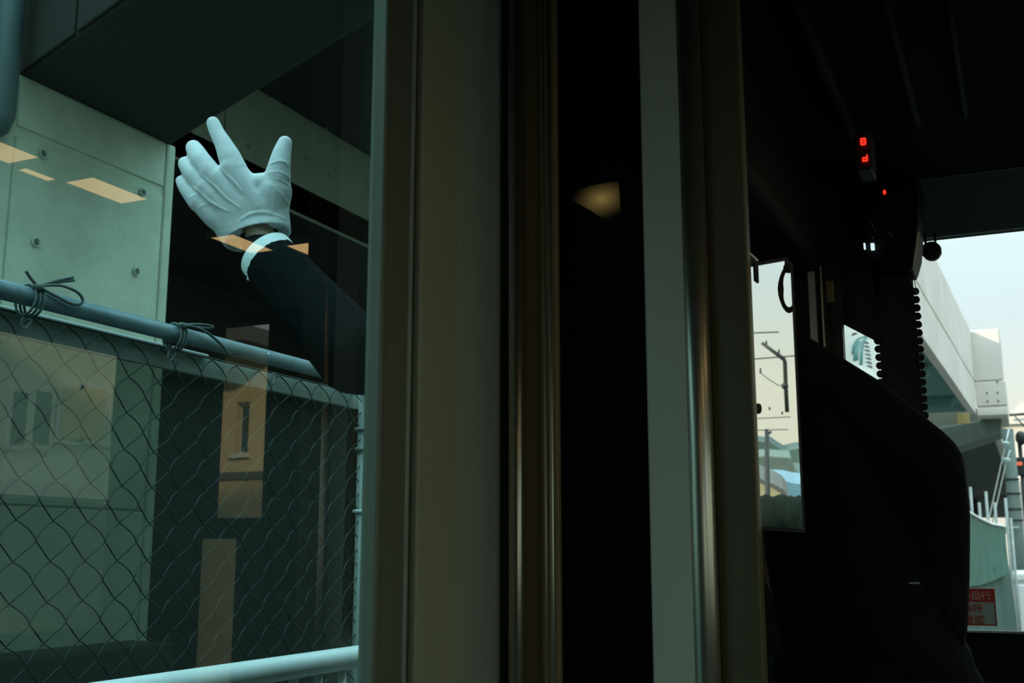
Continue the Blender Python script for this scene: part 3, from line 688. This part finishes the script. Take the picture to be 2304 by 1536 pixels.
digit(1942, 318, 'abcdefg'); digit(1946, 355, 'abcdg'.replace('a', 'e')+'')
rl = empty('red_lamp', (0, 0, 0), 'single small red pilot lamp below the red display', 'lamp')
c = on(1990, 432, 1, 3.27); MB().ball(c, .0055, 10, (.8, .8, 1.4)).build('lens', M['red'], rl)
MB().tube([c+Vector((0, .008, 0)), c+Vector((0, .035, 0))], .009, 12).build('socket', M['rubber'], rl)
# black blind with beaded edges
bl = empty('black_blind', (0, 0, 0), 'black pull-down blind with beaded edges hanging left of the windscreen view', 'blind')
YBd = 3.42
eR = [(2052, 600), (2056, 660), (2063, 740), (2070, 830), (2079, 960)]; eL = [(1962, 600), (1966, 660), (1975, 740), (1983, 830), (1990, 960)]
q = [on(*p, 1, YBd) for p in eL]+[on(*p, 1, YBd) for p in eR[::-1]]
MB().prism(q, (0, .004, 0)).build('cloth', M['rubber'], bl)
bd = MB().tube([(0, -.004, 0), (0, .008, 0)], .0105, 14).mesh('bead'); bd.materials.append(M['rubber'])
for k in range(17):
    t = (660+k*18.6-600)/360
    for E_ in (eR, eL):
        py = 655+k*18.6
        for (p0, p1) in zip(E_, E_[1:]):
            if p0[1] <= py <= p1[1]:
                px = p0[0]+(p1[0]-p0[0])*(py-p0[1])/(p1[1]-p0[1])
        o = bpy.data.objects.new('bead', bd); COL.objects.link(o); o.parent = bl; o.location = on(px+(4 if E_ is eR else -3), py, 1, YBd)
MB().tube([on(2052, 598, 1, 3.4), on(2059, 640, 1, 3.4), on(2063, 660, 1, 3.4)], .0012, 6).build('pull_cord', M['light_steel'], bl)
MB().tube([on(2038, 600, 1, 3.4), on(2058, 655, 1, 3.4)], .0009, 6).build('pull_cord', M['light_steel'], bl)
# round inspection mirror hanging from the header
im = empty('round_mirror', (0, 0, 0), 'small dark round cab mirror on two stems against the sky', 'mirror')
c = on(2095, 561, 1, 3.5)
pts = [on(*q, 1, 3.5) for q in ((2066, 560), (2068, 553), (2078, 549), (2086, 543), (2098, 541), (2110, 545), (2117, 555), (2118, 566), (2113, 577), (2103, 583), (2092, 584), (2082, 580), (2076, 573), (2068, 568))]
MB().prism(pts, (0, .03, 0)).build('mirror_back', M['rubber'], im, .008, 3)
for px in (2081, 2103):
    MB().tube([on(px, 524, 1, 3.515), on(px+2, 552, 1, 3.515)], .0035, 8).build('stem', M['rubber'], im)
# dashboard below the windscreen
dsh = empty('dashboard', (0, 0, 0), 'black dashboard under the windscreen at the lower right corner', 'dashboard')
zd = on(2250, 1422, 1, YF-.03).z
MB().prism([(-.5, YF-.02, .4), (-.5, YF-.02, zd), (-.5, YF-.5, zd-.12), (-.5, YF-.55, .4)], (1.1, 0, 0)).build('console', M['matte'], dsh, .01)
bx('desk_lip', M['matte'], -.5, .6, YF-.53, YF-.50, zd-.16, zd-.10, dsh, .008)
bx('plinth', M['matte'], -.48, .58, YF-.45, YF-.03, 0, .42, dsh)
ctl = tag(bx('equipment_cabinet', M['cab'], .62, .98, YF-.2, YF-.02, 0, 1.225, None, .02), 'dark equipment cabinet below the windscreen, right of the dashboard', 'cabinet')
# red and pale notice on the windscreen
nb = empty('notice_sticker', (0, 0, 0), 'red-headed notice with Japanese lettering at the foot of the windscreen', 'sign')
YN = YF-.03
tl, tr_, br, blq = on(2060, 1317, 1, YN), on(2236, 1324, 1, YN), on(2241, 1408, 1, YN), on(2062, 1402, 1, YN)
x0, x1, z0, z1 = tl.x, tr_.x+.002, br.z, tr_.z
bx('backing', M['signpale'], x0, x1, YN, YN+.003, z0, z1, nb)
hh = (z1-z0)*.36
bx('red_header', M['signred'], x0, x1, YN-.0015, YN, z1-hh, z1, nb)
MB().box(x1-.0028, x1-.0003, YN-.0015, YN, z0, z1-hh).box(x0, x1, YN-.0015, YN, z0+.001, z0+.0040).build('red_border', M['signred'], nb)
def txt(s, right, z, size, mt):
    cu = bpy.data.curves.new('lettering', 'FONT'); cu.body = s; cu.size = size; cu.align_x = 'RIGHT'; cu.extrude = .0002
    o = bpy.data.objects.new('lettering', cu); COL.objects.link(o); cu.materials.append(mt); o.parent = nb
    o.location = (right, YN-.0022, z); o.rotation_euler = (math.pi/2, 0, 0)
    dg = bpy.context.evaluated_depsgraph_get(); dg.update(); me = bpy.data.meshes.new_from_object(o.evaluated_get(dg))
    q = bpy.data.objects.new('lettering', me); COL.objects.link(q); q.parent = nb; q.location = o.location; q.rotation_euler = o.rotation_euler
    bpy.data.objects.remove(o)
ws_ = (x1-x0)
txt('指差喚呼の励行', x1-.010, z1-hh*.80, hh*.72, M['signwhite'])
bh_ = (z1-z0-hh)
txt('指差喚呼', x1-.034, z1-hh-bh_*.44, bh_*.44, M['signred'])
txt('指差確認', x1-.032, z1-hh-bh_*.92, bh_*.44, M['signred'])

# ================================================================== tall mirror on the partition post
mc = [on(1676, 603, 1, 1.775), on(1766, 587, 1, 1.775), on(1778, 597, 1, 1.775), on(1806, 1191, 1, 1.775), on(1701, 1183, 1, 1.775)]
Mo = V(1740, 890, 1.0); d0 = ray(1740, 890).normalized(); r0 = Vector((.957, -.28, .085)).normalized()
mn = (r0-d0).normalized()
ctr = on(1740, 890, 1, 1.80)
def on_m(px, py, off=0.0):
    d = ray(px, py); t = ((ctr-EYE).dot(mn)+off)/d.dot(mn); return EYE+d*t
def mref(px, py, dist):          # point that the mirror shows at this pixel, dist metres away in all
    p = EYE+ray(px, py).normalized()*dist
    return p-mn*(2*((p-ctr).dot(mn)))
tm = empty('tall_mirror', ctr, 'tall narrow mirror beside the brown cab post, showing pale sky, a catenary arm and rooftops', 'mirror')
mpx = [(1676, 603), (1766, 587), (1778, 597), (1806, 1191), (1701, 1183)]
MB().prism([on_m(*q) for q in mpx], -mn*.004).build('silvered_glass', M['mirror'], tm)
fr_ = [(1668, 596), (1768, 578), (1784, 592), (1812, 1198), (1694, 1190)]
MB().prism([on_m(*q, -.005) for q in fr_], -mn*.006).build('backing_plate', M['rubber'], tm)
MB().prism([on_m(*q, .003) for q in ((1688, 568), (1690, 570), (1706, 588), (1708, 636), (1700, 630), (1698, 590), (1690, 600))], -mn*.003).build('clip', M['rubber'], tm)
MB().prism([on_m(*q, .004) for q in ((1685, 569), (1689, 568), (1707, 585), (1704, 588))], -mn*.002).build('clip_edge', M['cable'], tm)
MB().tube([on_m(1682, 919, .004), on_m(1708, 919, .004)], [.0085, .0085], 14).build('hinge_knob', M['rubber'], tm)
MB().tube([on_m(1674, 640, .003), on_m(1690, 1080, .003)], .0012, 6).build('frame_wire', M['brown'], tm)

# what the mirror shows: a strap in the car, then the view out of the right-hand windows
hs = empty('hand_strap', (0, 0, 0), 'grey ring hand strap hanging inside the car, seen in the tall mirror', 'hand strap')
c = mref(1775, 650, 3.75); u_ = mref(1793, 650, 3.75)-c; v_ = mref(1775, 600, 3.75)-c
MB().ring(c, u_.normalized()*.026+Vector((0, .0, 0)), Vector((0, 0, .070)), .010, 30, 10).build('ring', M['rubber'], hs)
MB().box(c.x-.006, c.x+.006, c.y-.012, c.y+.012, c.z+.06, CZ).build('strap', M['rubber'], hs, .002)
MB().ball(c+Vector((0, 0, .07)), .018, 10).build('buckle', M['iron'], hs)
cat = empty('catenary_arm', (0, 0, 0), 'bent dark catenary arm against the sky in the tall mirror', 'catenary')
D = 16.0
MB().tube([mref(1714, 771, D), mref(1764, 808, D), mref(1766, 815, D), mref(1768, 870, D), mref(1771, 927, D)], [.022, .030, .030, .030, .030], 10).build('arm', M['iron'], cat)
for q in ((1724, 776, 1724, 766), (1752, 798, 1753, 786), (1711, 840, 1711, 828), (1731, 915, 1732, 922), (1760, 932, 1760, 926)):
    MB().tube([mref(q[0], q[1], D), mref(q[2], q[3], D)], .013, 8).build('insulator', M['iron'], cat)
MB().ball(mref(1766, 868, D), .05, 10).build('clamp', M['iron'], cat)
MB().tube([mref(1766, 868, D), mref(1750, 866, D), mref(1725, 850, D), mref(1711, 838, D)], .006, 6).build('span_wire', M['iron'], cat)
for k, (p0, p1, rr) in enumerate((((1684, 749), (1715, 748), .03), ((1688, 808), (1752, 803), .03), ((1690, 942), (1730, 940), .02), ((1690, 968), (1728, 967), .02))):
    a, b = mref(*p0, 18), mref(*p1, 18); a = a+(a-b)*2
    tag(MB().tube([a, b, b+(b-a)*.4], rr*.35, 6).build('overhead_wire', M['iron']), ('topmost overhead wire', 'second overhead wire, level with the bent catenary arm', 'third overhead wire, just above the utility pole', 'lowest overhead wire, at the top of the utility pole')[k]+' in the tall mirror', 'wire', 'overhead wires in the mirror')
up_ = empty('utility_pole', (0, 0, 0), 'dark timber utility pole before the rooftops in the tall mirror', 'pole')
a, b = mref(1725, 965, 20), mref(1731, 1120, 20)
MB().tube([a, Vector((a.x, a.y, -1.1))], [.035, .075], 14).build('shaft', M['iron'], up_)
MB().tube([mref(1726, 978, 20), mref(1736, 970, 20)], .02, 8).build('step_bracket', M['iron'], up_)
hl = empty('wooded_hill', (0, 0, 0), 'wooded hill behind the rooftops in the tall mirror', 'hill')
prof = [(1640, 985), (1690, 990), (1715, 994), (1730, 992), (1745, 1003), (1765, 1016), (1780, 1012), (1800, 1008), (1850, 1020)]
pts = [mref(*q, 150) for q in prof]
MB().prism([Vector((pts[0].x, pts[0].y, -1.1))]+pts+[Vector((pts[-1].x, pts[-1].y, -1.1))], r0*20).build('slope', M['hill'], hl)
h1 = empty('cream_house', (0, 0, 0), 'cream gabled house with a dark roof edge in the tall mirror', 'building')
a = [mref(*q, 26) for q in ((1690, 1072), (1722, 1086), (1775, 1120), (1775, 1150), (1690, 1150))]
MB().prism([Vector((a[0].x, a[0].y, -1.1)), a[0], a[1], a[2], Vector((a[2].x, a[2].y, -1.1))], r0*4).build('gable', M['cream'], h1)
a = [mref(*q, 25.6) for q in ((1685, 1062), (1722, 1082), (1740, 1088), (1762, 1100), (1776, 1120), (1768, 1116), (1738, 1098), (1722, 1092), (1685, 1074))]
MB().prism(a, r0*4.5).build('roof_edge', M['roof'], h1)
h2 = tag(MB().prism([mref(*q, 34) for q in ((1732, 1080), (1765, 1082), (1790, 1088), (1830, 1090), (1830, 1150), (1732, 1150))], r0*5).build('blue_shed', M['blueroof']), 'low blue sheet-roofed shed behind the cream house in the tall mirror', 'building')
h3 = tag(MB().prism([mref(*q, 60) for q in ((1640, 1030), (1725, 1026), (1780, 1030), (1790, 1060), (1830, 1065), (1830, 1130), (1640, 1130))], r0*8).build('grey_block', M['poleconc']), 'wide pale grey building below the hill in the tall mirror', 'building')
hg = empty('dark_hedge', (0, 0, 0), 'dark hedge and kerb along the bottom of the tall mirror', 'hedge')
a = [mref(*q, 14) for q in ((1640, 1118), (1720, 1118), (1740, 1122), (1830, 1120))]
hb = MB()
for i in range(40):
    t = i/39; p = a[0].lerp(a[3], t); hb.ball(p+Vector((random.uniform(-.1, .1), 0, random.uniform(-.06, 0)-.22)), random.uniform(.2, .28), 8)
o = hb.build('foliage', M['dleaf'], hg); o['kind'] = 'stuff'
MB().prism([Vector((a[0].x, a[0].y, -1.1)), a[0]-Vector((0, 0, .3)), a[3]-Vector((0, 0, .3)), Vector((a[3].x, a[3].y, -1.1))], r0*.6).build('kerb_face', M['dleaf'], hg)

# ================================================================== lamps in the car, seats
def ceiling_lamp(x0, x1, y0, y1, label):
    r = empty('ceiling_lamp', (0, 0, 0), label, 'lamp', 'warm ceiling lamps along the car')
    bx('diffuser', M['lamp'], x0, x1, y0, y1, CZ-.02, CZ-.012, r)
    MB().box(x0-.012, x1+.012, y0-.012, y0, CZ-.022, CZ).box(x0-.012, x1+.012, y1, y1+.012, CZ-.022, CZ).box(x0-.012, x0, y0, y1, CZ-.022, CZ).box(x1, x1+.012, y0, y1, CZ-.022, CZ).box(x0, x1, y0, y1, CZ-.012, CZ).build('lamp_case', M['lampcase'], r)
for args in ((.85, .97, 1.80, 2.15, 'warm ceiling lamp reflected on the concrete at the picture\'s left edge'), (.955, .99, 2.20, 2.31, 'small narrow warm ceiling lamp, reflected between two wider ones'),
             (.84, .95, 2.34, 2.57, 'warm ceiling lamp reflected on the pier, right of the narrow one'), (.85, .95, 3.00, 3.23, 'warm ceiling lamp reflected across the glove cuff'),
             (.65, .77, 3.20, 3.38, 'dim warm ceiling lamp reflected right of the shirt cuff'), (.84, .96, .95, 1.35, 'warm ceiling lamp out of sight above the photographer'),
             (.84, .96, .05, .45, 'warm ceiling lamp behind the photographer'), (.84, .96, -.85, -.45, 'warm ceiling lamp near the rear of the car')):
    ceiling_lamp(*args)
al = empty('amber_glow_patch', on(1345, 452, 1, YP+.008), 'dim amber wedge-shaped glow patch, a painted lamp reflection, on the black partition panel', 'lamp')
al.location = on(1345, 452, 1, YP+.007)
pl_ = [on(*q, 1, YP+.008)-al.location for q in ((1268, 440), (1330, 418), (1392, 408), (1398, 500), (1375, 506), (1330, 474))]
MB().prism(pl_, (0, -.002, 0)).build('lens', M['amber_glow'], al)  # glowing patch added in place of a lamp reflected on the panel
st = empty('bench_seat', (0, 0, 0), 'long dark bench seat under the right-hand windows', 'seat')
bx('seat', M['seat'], 1.25, RX-.02, YB+.1, 1.4, .12, .44, st, .04, 3); bx('backrest', M['seat'], 1.60, RX-.02, YB+.1, 1.4, .44, .82, st, .04, 3); bx('base', M['rubber'], 1.35, RX-.02, YB+.15, 1.35, 0, .13, st)

# ================================================================== the driver
man = empty('person', (-.25, 2.05, 0), 'train driver in dark uniform leaning to the window, white-gloved left hand raised outside', 'person')
PXM = 2.0/2500
def hp(px, py, dz=0): return V(px, py, 2.0+dz)
gl = MB()
def hc(*pts):   # capsule chain from (px, py, r_px, depth offset)
    gl.cap([hp(p[0], p[1], p[3]) for p in pts], [(p[2]+1.2)*PXM for p in pts], 16)
hc((479.5, 277, 14.2, .030), (489, 300, 16, .022), (502, 322, 18.5, .014), (516, 352, 24, .006), (530, 385, 27, 0))
hc((436, 333, 17.5, .035), (443, 346, 20.5, .026), (452, 362, 22.5, .014), (472, 388, 24, .004), (495, 410, 25, 0))
hc((417.5, 369, 16.2, .028), (425, 381, 18, .020), (436, 394, 20, .012), (458, 418, 22, .004), (480, 440, 24, 0))
hc((407.5, 407, 11.5, .022), (415, 419, 14.5, .016), (428, 436, 17, .010), (445, 456, 20, .004))
hc((522, 378, 26, 0), (555, 425, 32, 0), (585, 470, 36, 0))
hc((490, 402, 25, 0), (530, 450, 31, 0), (565, 485, 34, 0))
hc((462, 422, 23, .002), (505, 465, 29, .002), (545, 498, 32, .004))
hc((444, 452, 20, .004), (482, 487, 25, .004), (516, 512, 27, .006))
hc((556, 408, 17, 0), (585, 414, 24, 0), (612, 415, 27, 0))
hc((641, 322, 15.6, .012), (634, 345, 20, .006), (629, 370, 23.5, 0), (624, 400, 29, 0), (616, 432, 40, .004), (607, 478, 40, .006))
def loop(c, a, b, bd, scl=1.0, n=28, dz=0.0):
    out = []
    for k in range(n):
        t = 2*math.pi*k/n; x, y_ = math.cos(t)*scl, math.sin(t)*scl
        out.append(hp(c[0]+a[0]*x+b[0]*y_, c[1]+a[1]*x+b[1]*y_, dz+bd*y_))
    return out
CL = [((552, 455), (86, -24), (-4, -14), -.026), ((560, 478), (88, -22), (-5, -17), -.028), ((565, 496), (86, -20), (-5, -19), -.028), ((571, 514), (82.5, -17), (-5, -24), -.030), ((580, 536), (75.5, -15), (-6, -31), -.036)]
n_ = 28; outer = [loop(*c, 1.0) for c in CL]; inner = [loop(*c, .925) for c in CL[::-1]]
seq = outer+inner[:4]
vs = [p for L in seq for p in L]
fs = [(i*n_+k, i*n_+(k+1) % n_, (i+1)*n_+(k+1) % n_, (i+1)*n_+k) for i in range(len(seq)-1) for k in range(n_)]
fs += [tuple(range(n_))[::-1], tuple((len(seq)-1)*n_+k for k in range(n_))]
gl.add(vs, fs, True)
tmp = voxel_union(gl, 'tmp_glove', None, .0020, None, 6, .5)
gb = BVHTree.FromPolygons([tuple(v.co) for v in tmp.data.vertices], [tuple(p.vertices) for p in tmp.data.polygons])
g2 = MB(); g2.v = [tuple(v.co) for v in tmp.data.vertices]; g2.f = [tuple(p.vertices) for p in tmp.data.polygons]; g2.sm = [True]*len(g2.f)
def cr_line(P_, n=8):
    out = []
    for i in range(len(P_)-1):
        p0, p1, p2, p3 = P_[max(i-1, 0)], P_[i], P_[i+1], P_[min(i+2, len(P_)-1)]
        for k in range(n):
            t = k/n; out.append(tuple(.5*(2*p1[j]+(p2[j]-p0[j])*t+(2*p0[j]-5*p1[j]+4*p2[j]-p3[j])*t*t+(3*p1[j]-p0[j]-3*p2[j]+p3[j])*t**3) for j in range(2)))
    return out+[P_[-1]]
def ridge(P_, r_px, sink):
    q = [on_surf(gb, *p, -sink*PXM) for p in cr_line(P_)]; q = [p for p in q if p]
    if len(q) > 2:
        R_ = [r_px*PXM*(.35+.65*math.sin(math.pi*i/(len(q)-1))**.5) for i in range(len(q))]; g2.tube(q, R_, 8)
ridge([(534, 502), (560, 484), (588, 478), (616, 483), (643, 496)], 5.5, 2.5)       # elastic fold
ridge([(606, 372), (622, 364), (640, 365), (648, 376)], 4.0, 2.2)                    # thumb creases
ridge([(602, 392), (622, 386), (642, 393), (651, 406)], 3.6, 2.2)
ridge([(604, 402), (625, 402), (645, 414), (655, 430)], 3.6, 2.4)
ridge([(612, 415), (630, 435), (645, 455), (653, 474)], 4.2, 2.4)
ridge([(446, 470), (458, 462), (470, 462)], 3.5, 1.8); ridge([(424, 446), (436, 440), (444, 436)], 3, 1.6)
seams = (([(489, 366), (504, 386), (520, 402), (538, 422), (548, 436)], ), ([(449, 390), (465, 403), (482, 417), (496, 432), (510, 447), (526, 458), (541, 468)], ), ([(433, 418), (452, 434), (471, 452), (492, 465), (515, 477)], ))
for (P_,) in seams: ridge(P_, 3.6, .6)
bpy.data.objects.remove(tmp)
glove = voxel_union(g2, 'glove', M['glove'], .0014, man, 2, .5)
glove['label'] = 'white cotton glove on the raised left hand'
# sleeve frame
EL, WR = V(797, 800, 1.86), V(610, 587, 1.975)
ax_ = (WR-EL).normalized()
def disc_tube(mb, P_, R_, n=24): return mb.tube(P_, R_, n)
# body: one continuous figure under the clothes
SHL, SHR = Vector((-.71, 2.03, 1.50)), V(2052, 1060, 1.96)
NK = (SHL+SHR)/2+Vector((-.03, -.02, .08)); HD = NK+Vector((-.075, -.02, .20))
PV = V(1965, 1545, 2.02); PV = Vector((PV.x, PV.y, .93))
hipL, hipR = PV+Vector((-.10, -.01, -.04)), PV+Vector((.09, .01, -.04))
ELR, WRR = V(2085, 1400, 1.95), Vector((-.22, 2.28, .84))
bd_ = MB()
bd_.cap([NK+Vector((0, 0, -.05)), HD], [.052, .055]); bd_.ball(HD+Vector((-.01, 0, .02)), .098, 18, (.86, 1, 1.15)); bd_.ball(HD+Vector((-.045, .01, -.05)), .062, 14, (.95, 1, .9))
bd_.cap([HD+Vector((-.095, .0, .0)), HD+Vector((-.118, .0, -.025))], [.012, .016])
for s in (-1, 1): bd_.ball(HD+Vector((.01, s*.095, -.01)), .026, 10, (.7, .35, 1.2))
bd_.cap([NK+Vector((0, .01, -.08)), (NK+PV)/2, PV], [.10, .105, .12]); bd_.cap([SHL, NK+Vector((0, 0, -.05)), SHR], [.05, .06, .05])
bd_.cap([SHL, EL, WR-ax_*.02, hp(585, 530, .0), hp(570, 490, .0)], [.042, .036, .030, .029, .030])
bd_.cap([SHR, ELR, WRR], [.042, .036, .028])
for h_, k_ in ((hipL, -.02), (hipR, .03)):
    bd_.cap([PV, h_, h_+Vector((k_, .03, -.43)), h_+Vector((k_, -.02, -.80))], [.10, .085, .05, .035])
body = voxel_union(bd_, 'body', M['skin'], .009, man, 5)
for s in (-1, 1):
    MB().ball(HD+Vector((-.098, s*.033, .018)), .012, 10).build('eye', M['shirt'], man)
MB().tube([HD+Vector((-.105, -.025, -.062)), HD+Vector((-.110, 0, -.064)), HD+Vector((-.105, .025, -.062))], .006, 8).build('mouth', M['brown'], man)
MB().ball(HD+Vector((.012, 0, .035)), .104, 18, (.86, 1.0, 1.12)).build('hair', M['hair'], man)
cp_ = MB(); cp_.tube([HD+Vector((0, 0, .085)), HD+Vector((0, 0, .12)), HD+Vector((-.01, 0, .15)), HD+Vector((-.01, 0, .165))], [.098, .104, .122, .10], 24)
cp_.prism([HD+Vector((-.075*math.cos(a)-.07*math.cos(a), .10*math.sin(a), .088-.02*math.cos(a))) for a in [(-1+2*k/10)*1.35 for k in range(11)]], (0, 0, .006))
cp_.build('cap', M['serge'], man)
# dark inner cuff at the wrist, shirt cuff
MB().tube([WR-ax_*.05, WR+ax_*.03, hp(588, 540, .008), hp(578, 515, .006)], [.036, .036, .034, .032], 24).build('inner_sleeve', M['inner'], man)
sc = MB()
Rs = .0505
sc.tube([WR-ax_*.10, WR-ax_*.02, WR+ax_*.0165], [Rs, Rs, Rs], 48)
so = sc.build('shirt_cuff', M['shirt'], man)
MB().ball(WR+ax_*.004+(RT*-.034+UP*-.034-FW*.012).normalized()*Rs, .004, 8).build('cuff_button', M['rail'], man)
# jacket: torso, shoulders, both sleeves in one skin
jk = MB()
jk.tube([WR, WR-ax_*.10, EL+ax_*.06], [.0515, .056, .063], 32)
jk.cap([EL+ax_*.07, EL, EL.lerp(SHL, .5), SHL], [.062, .066, .074, .085], 18)
def jv(px, py, d): return V(px, py, d)
pm = 1.98/2500
jk.cap([SHL, jv(1760, 850, 1.99), jv(1915, 955, 1.99), SHR], [.085, 110*pm, 118*pm, 112*pm], 20)
jk.cap([SHR, jv(2066, 1160, 1.98), jv(2078, 1280, 1.98), ELR], [112*pm, 110*pm, 98*pm, 86*pm], 18)
jk.cap([ELR, WRR], [82*pm, .045], 16)
jk.cap([jv(1780, 900, 2.0), jv(1840, 1050, 2.0), jv(1890, 1250, 1.99), jv(1935, 1400, 1.98), jv(1965, 1540, 1.97)], [130*pm, 150*pm, 165*pm, 185*pm, 225*pm], 22)
jk.cap([jv(1935, 960, 2.0), jv(1990, 1150, 2.0), jv(1990, 1350, 2.0)], [110*pm, 120*pm, 125*pm], 18)
jk.cap([jv(1965, 1540, 1.97), jv(1985, 1700, 1.97)], [225*pm, 235*pm], 22)
jacket = voxel_union(jk, 'jacket', M['serge'], .006, man, 5)
jb = BVHTree.FromPolygons([tuple(v.co) for v in jacket.data.vertices], [tuple(p.vertices) for p in jacket.data.polygons])
def jseam(name, P_, r, mt='serge', lift=-.001):
    q = [on_surf(jb, *p, lift) for p in cr_line(P_, 6)]; q = [p for p in q if p]
    if len(q) > 2: MB().tube(q, r, 6).build(name, M[mt], man)
jseam('sleeve_seam', [(2067, 985), (2074, 1050), (2082, 1150), (2092, 1280)], .0022)
jseam('pocket_welt', [(1900, 1385), (1990, 1372), (2070, 1374), (2120, 1395)], .004)
jseam('pocket_stitch', [(2045, 1312), (2068, 1311)], .0015, 'light_steel', .0)
jseam('back_seam', [(1893, 1000), (1896, 1100), (1905, 1250)], .002)
jseam('jacket_fold', [(1890, 1380), (1960, 1440), (2030, 1500), (2060, 1530)], .005)
jseam('jacket_fold', [(2040, 1230), (2090, 1330), (2140, 1390), (2165, 1450)], .005)
MB().cap([NK+Vector((0, 0, -.03)), NK+Vector((-.01, 0, .015))], [.068, .062], 18).build('collar', M['shirt'], man)
tz = MB()
for h_, k_ in ((hipL, -.02), (hipR, .03)):
    tz.cap([PV, h_, h_+Vector((k_, .03, -.43)), h_+Vector((k_, -.02, -.80))], [.15, .105, .085, .075], 18)
trs = voxel_union(tz, 'trousers', M['serge'], .010, man, 4)
for h_, k_ in ((hipL, -.02), (hipR, .03)):
    f = h_+Vector((k_, -.02, 0)); MB().ball((f.x, f.y+.06, .045), .13, 14, (.36, 1, .34)).build('shoe', M['shoe'], man)
# right hand: the same glove mirrored, resting on the desk
wl_ = hp(580, 520, 0); fa = (hp(500, 400, .01)-wl_).normalized(); fn = -FW; fb = fa.cross(fn).normalized(); fn = fb.cross(fa).normalized()
da = Vector((-.25, .9, -.35)).normalized(); dn = Vector((0, .2, 1)); db = da.cross(dn).normalized(); dn = db.cross(da).normalized()
me2 = glove.data.copy()
for v in me2.vertices:
    q = v.co-wl_; v.co = WRR+da*(q.dot(fa)+.01)-db*q.dot(fb)+dn*q.dot(fn)
bm = bmesh.new(); bm.from_mesh(me2); bmesh.ops.reverse_faces(bm, faces=bm.faces); bm.to_mesh(me2); bm.free()
o = bpy.data.objects.new('glove', me2); COL.objects.link(o); o.parent = man
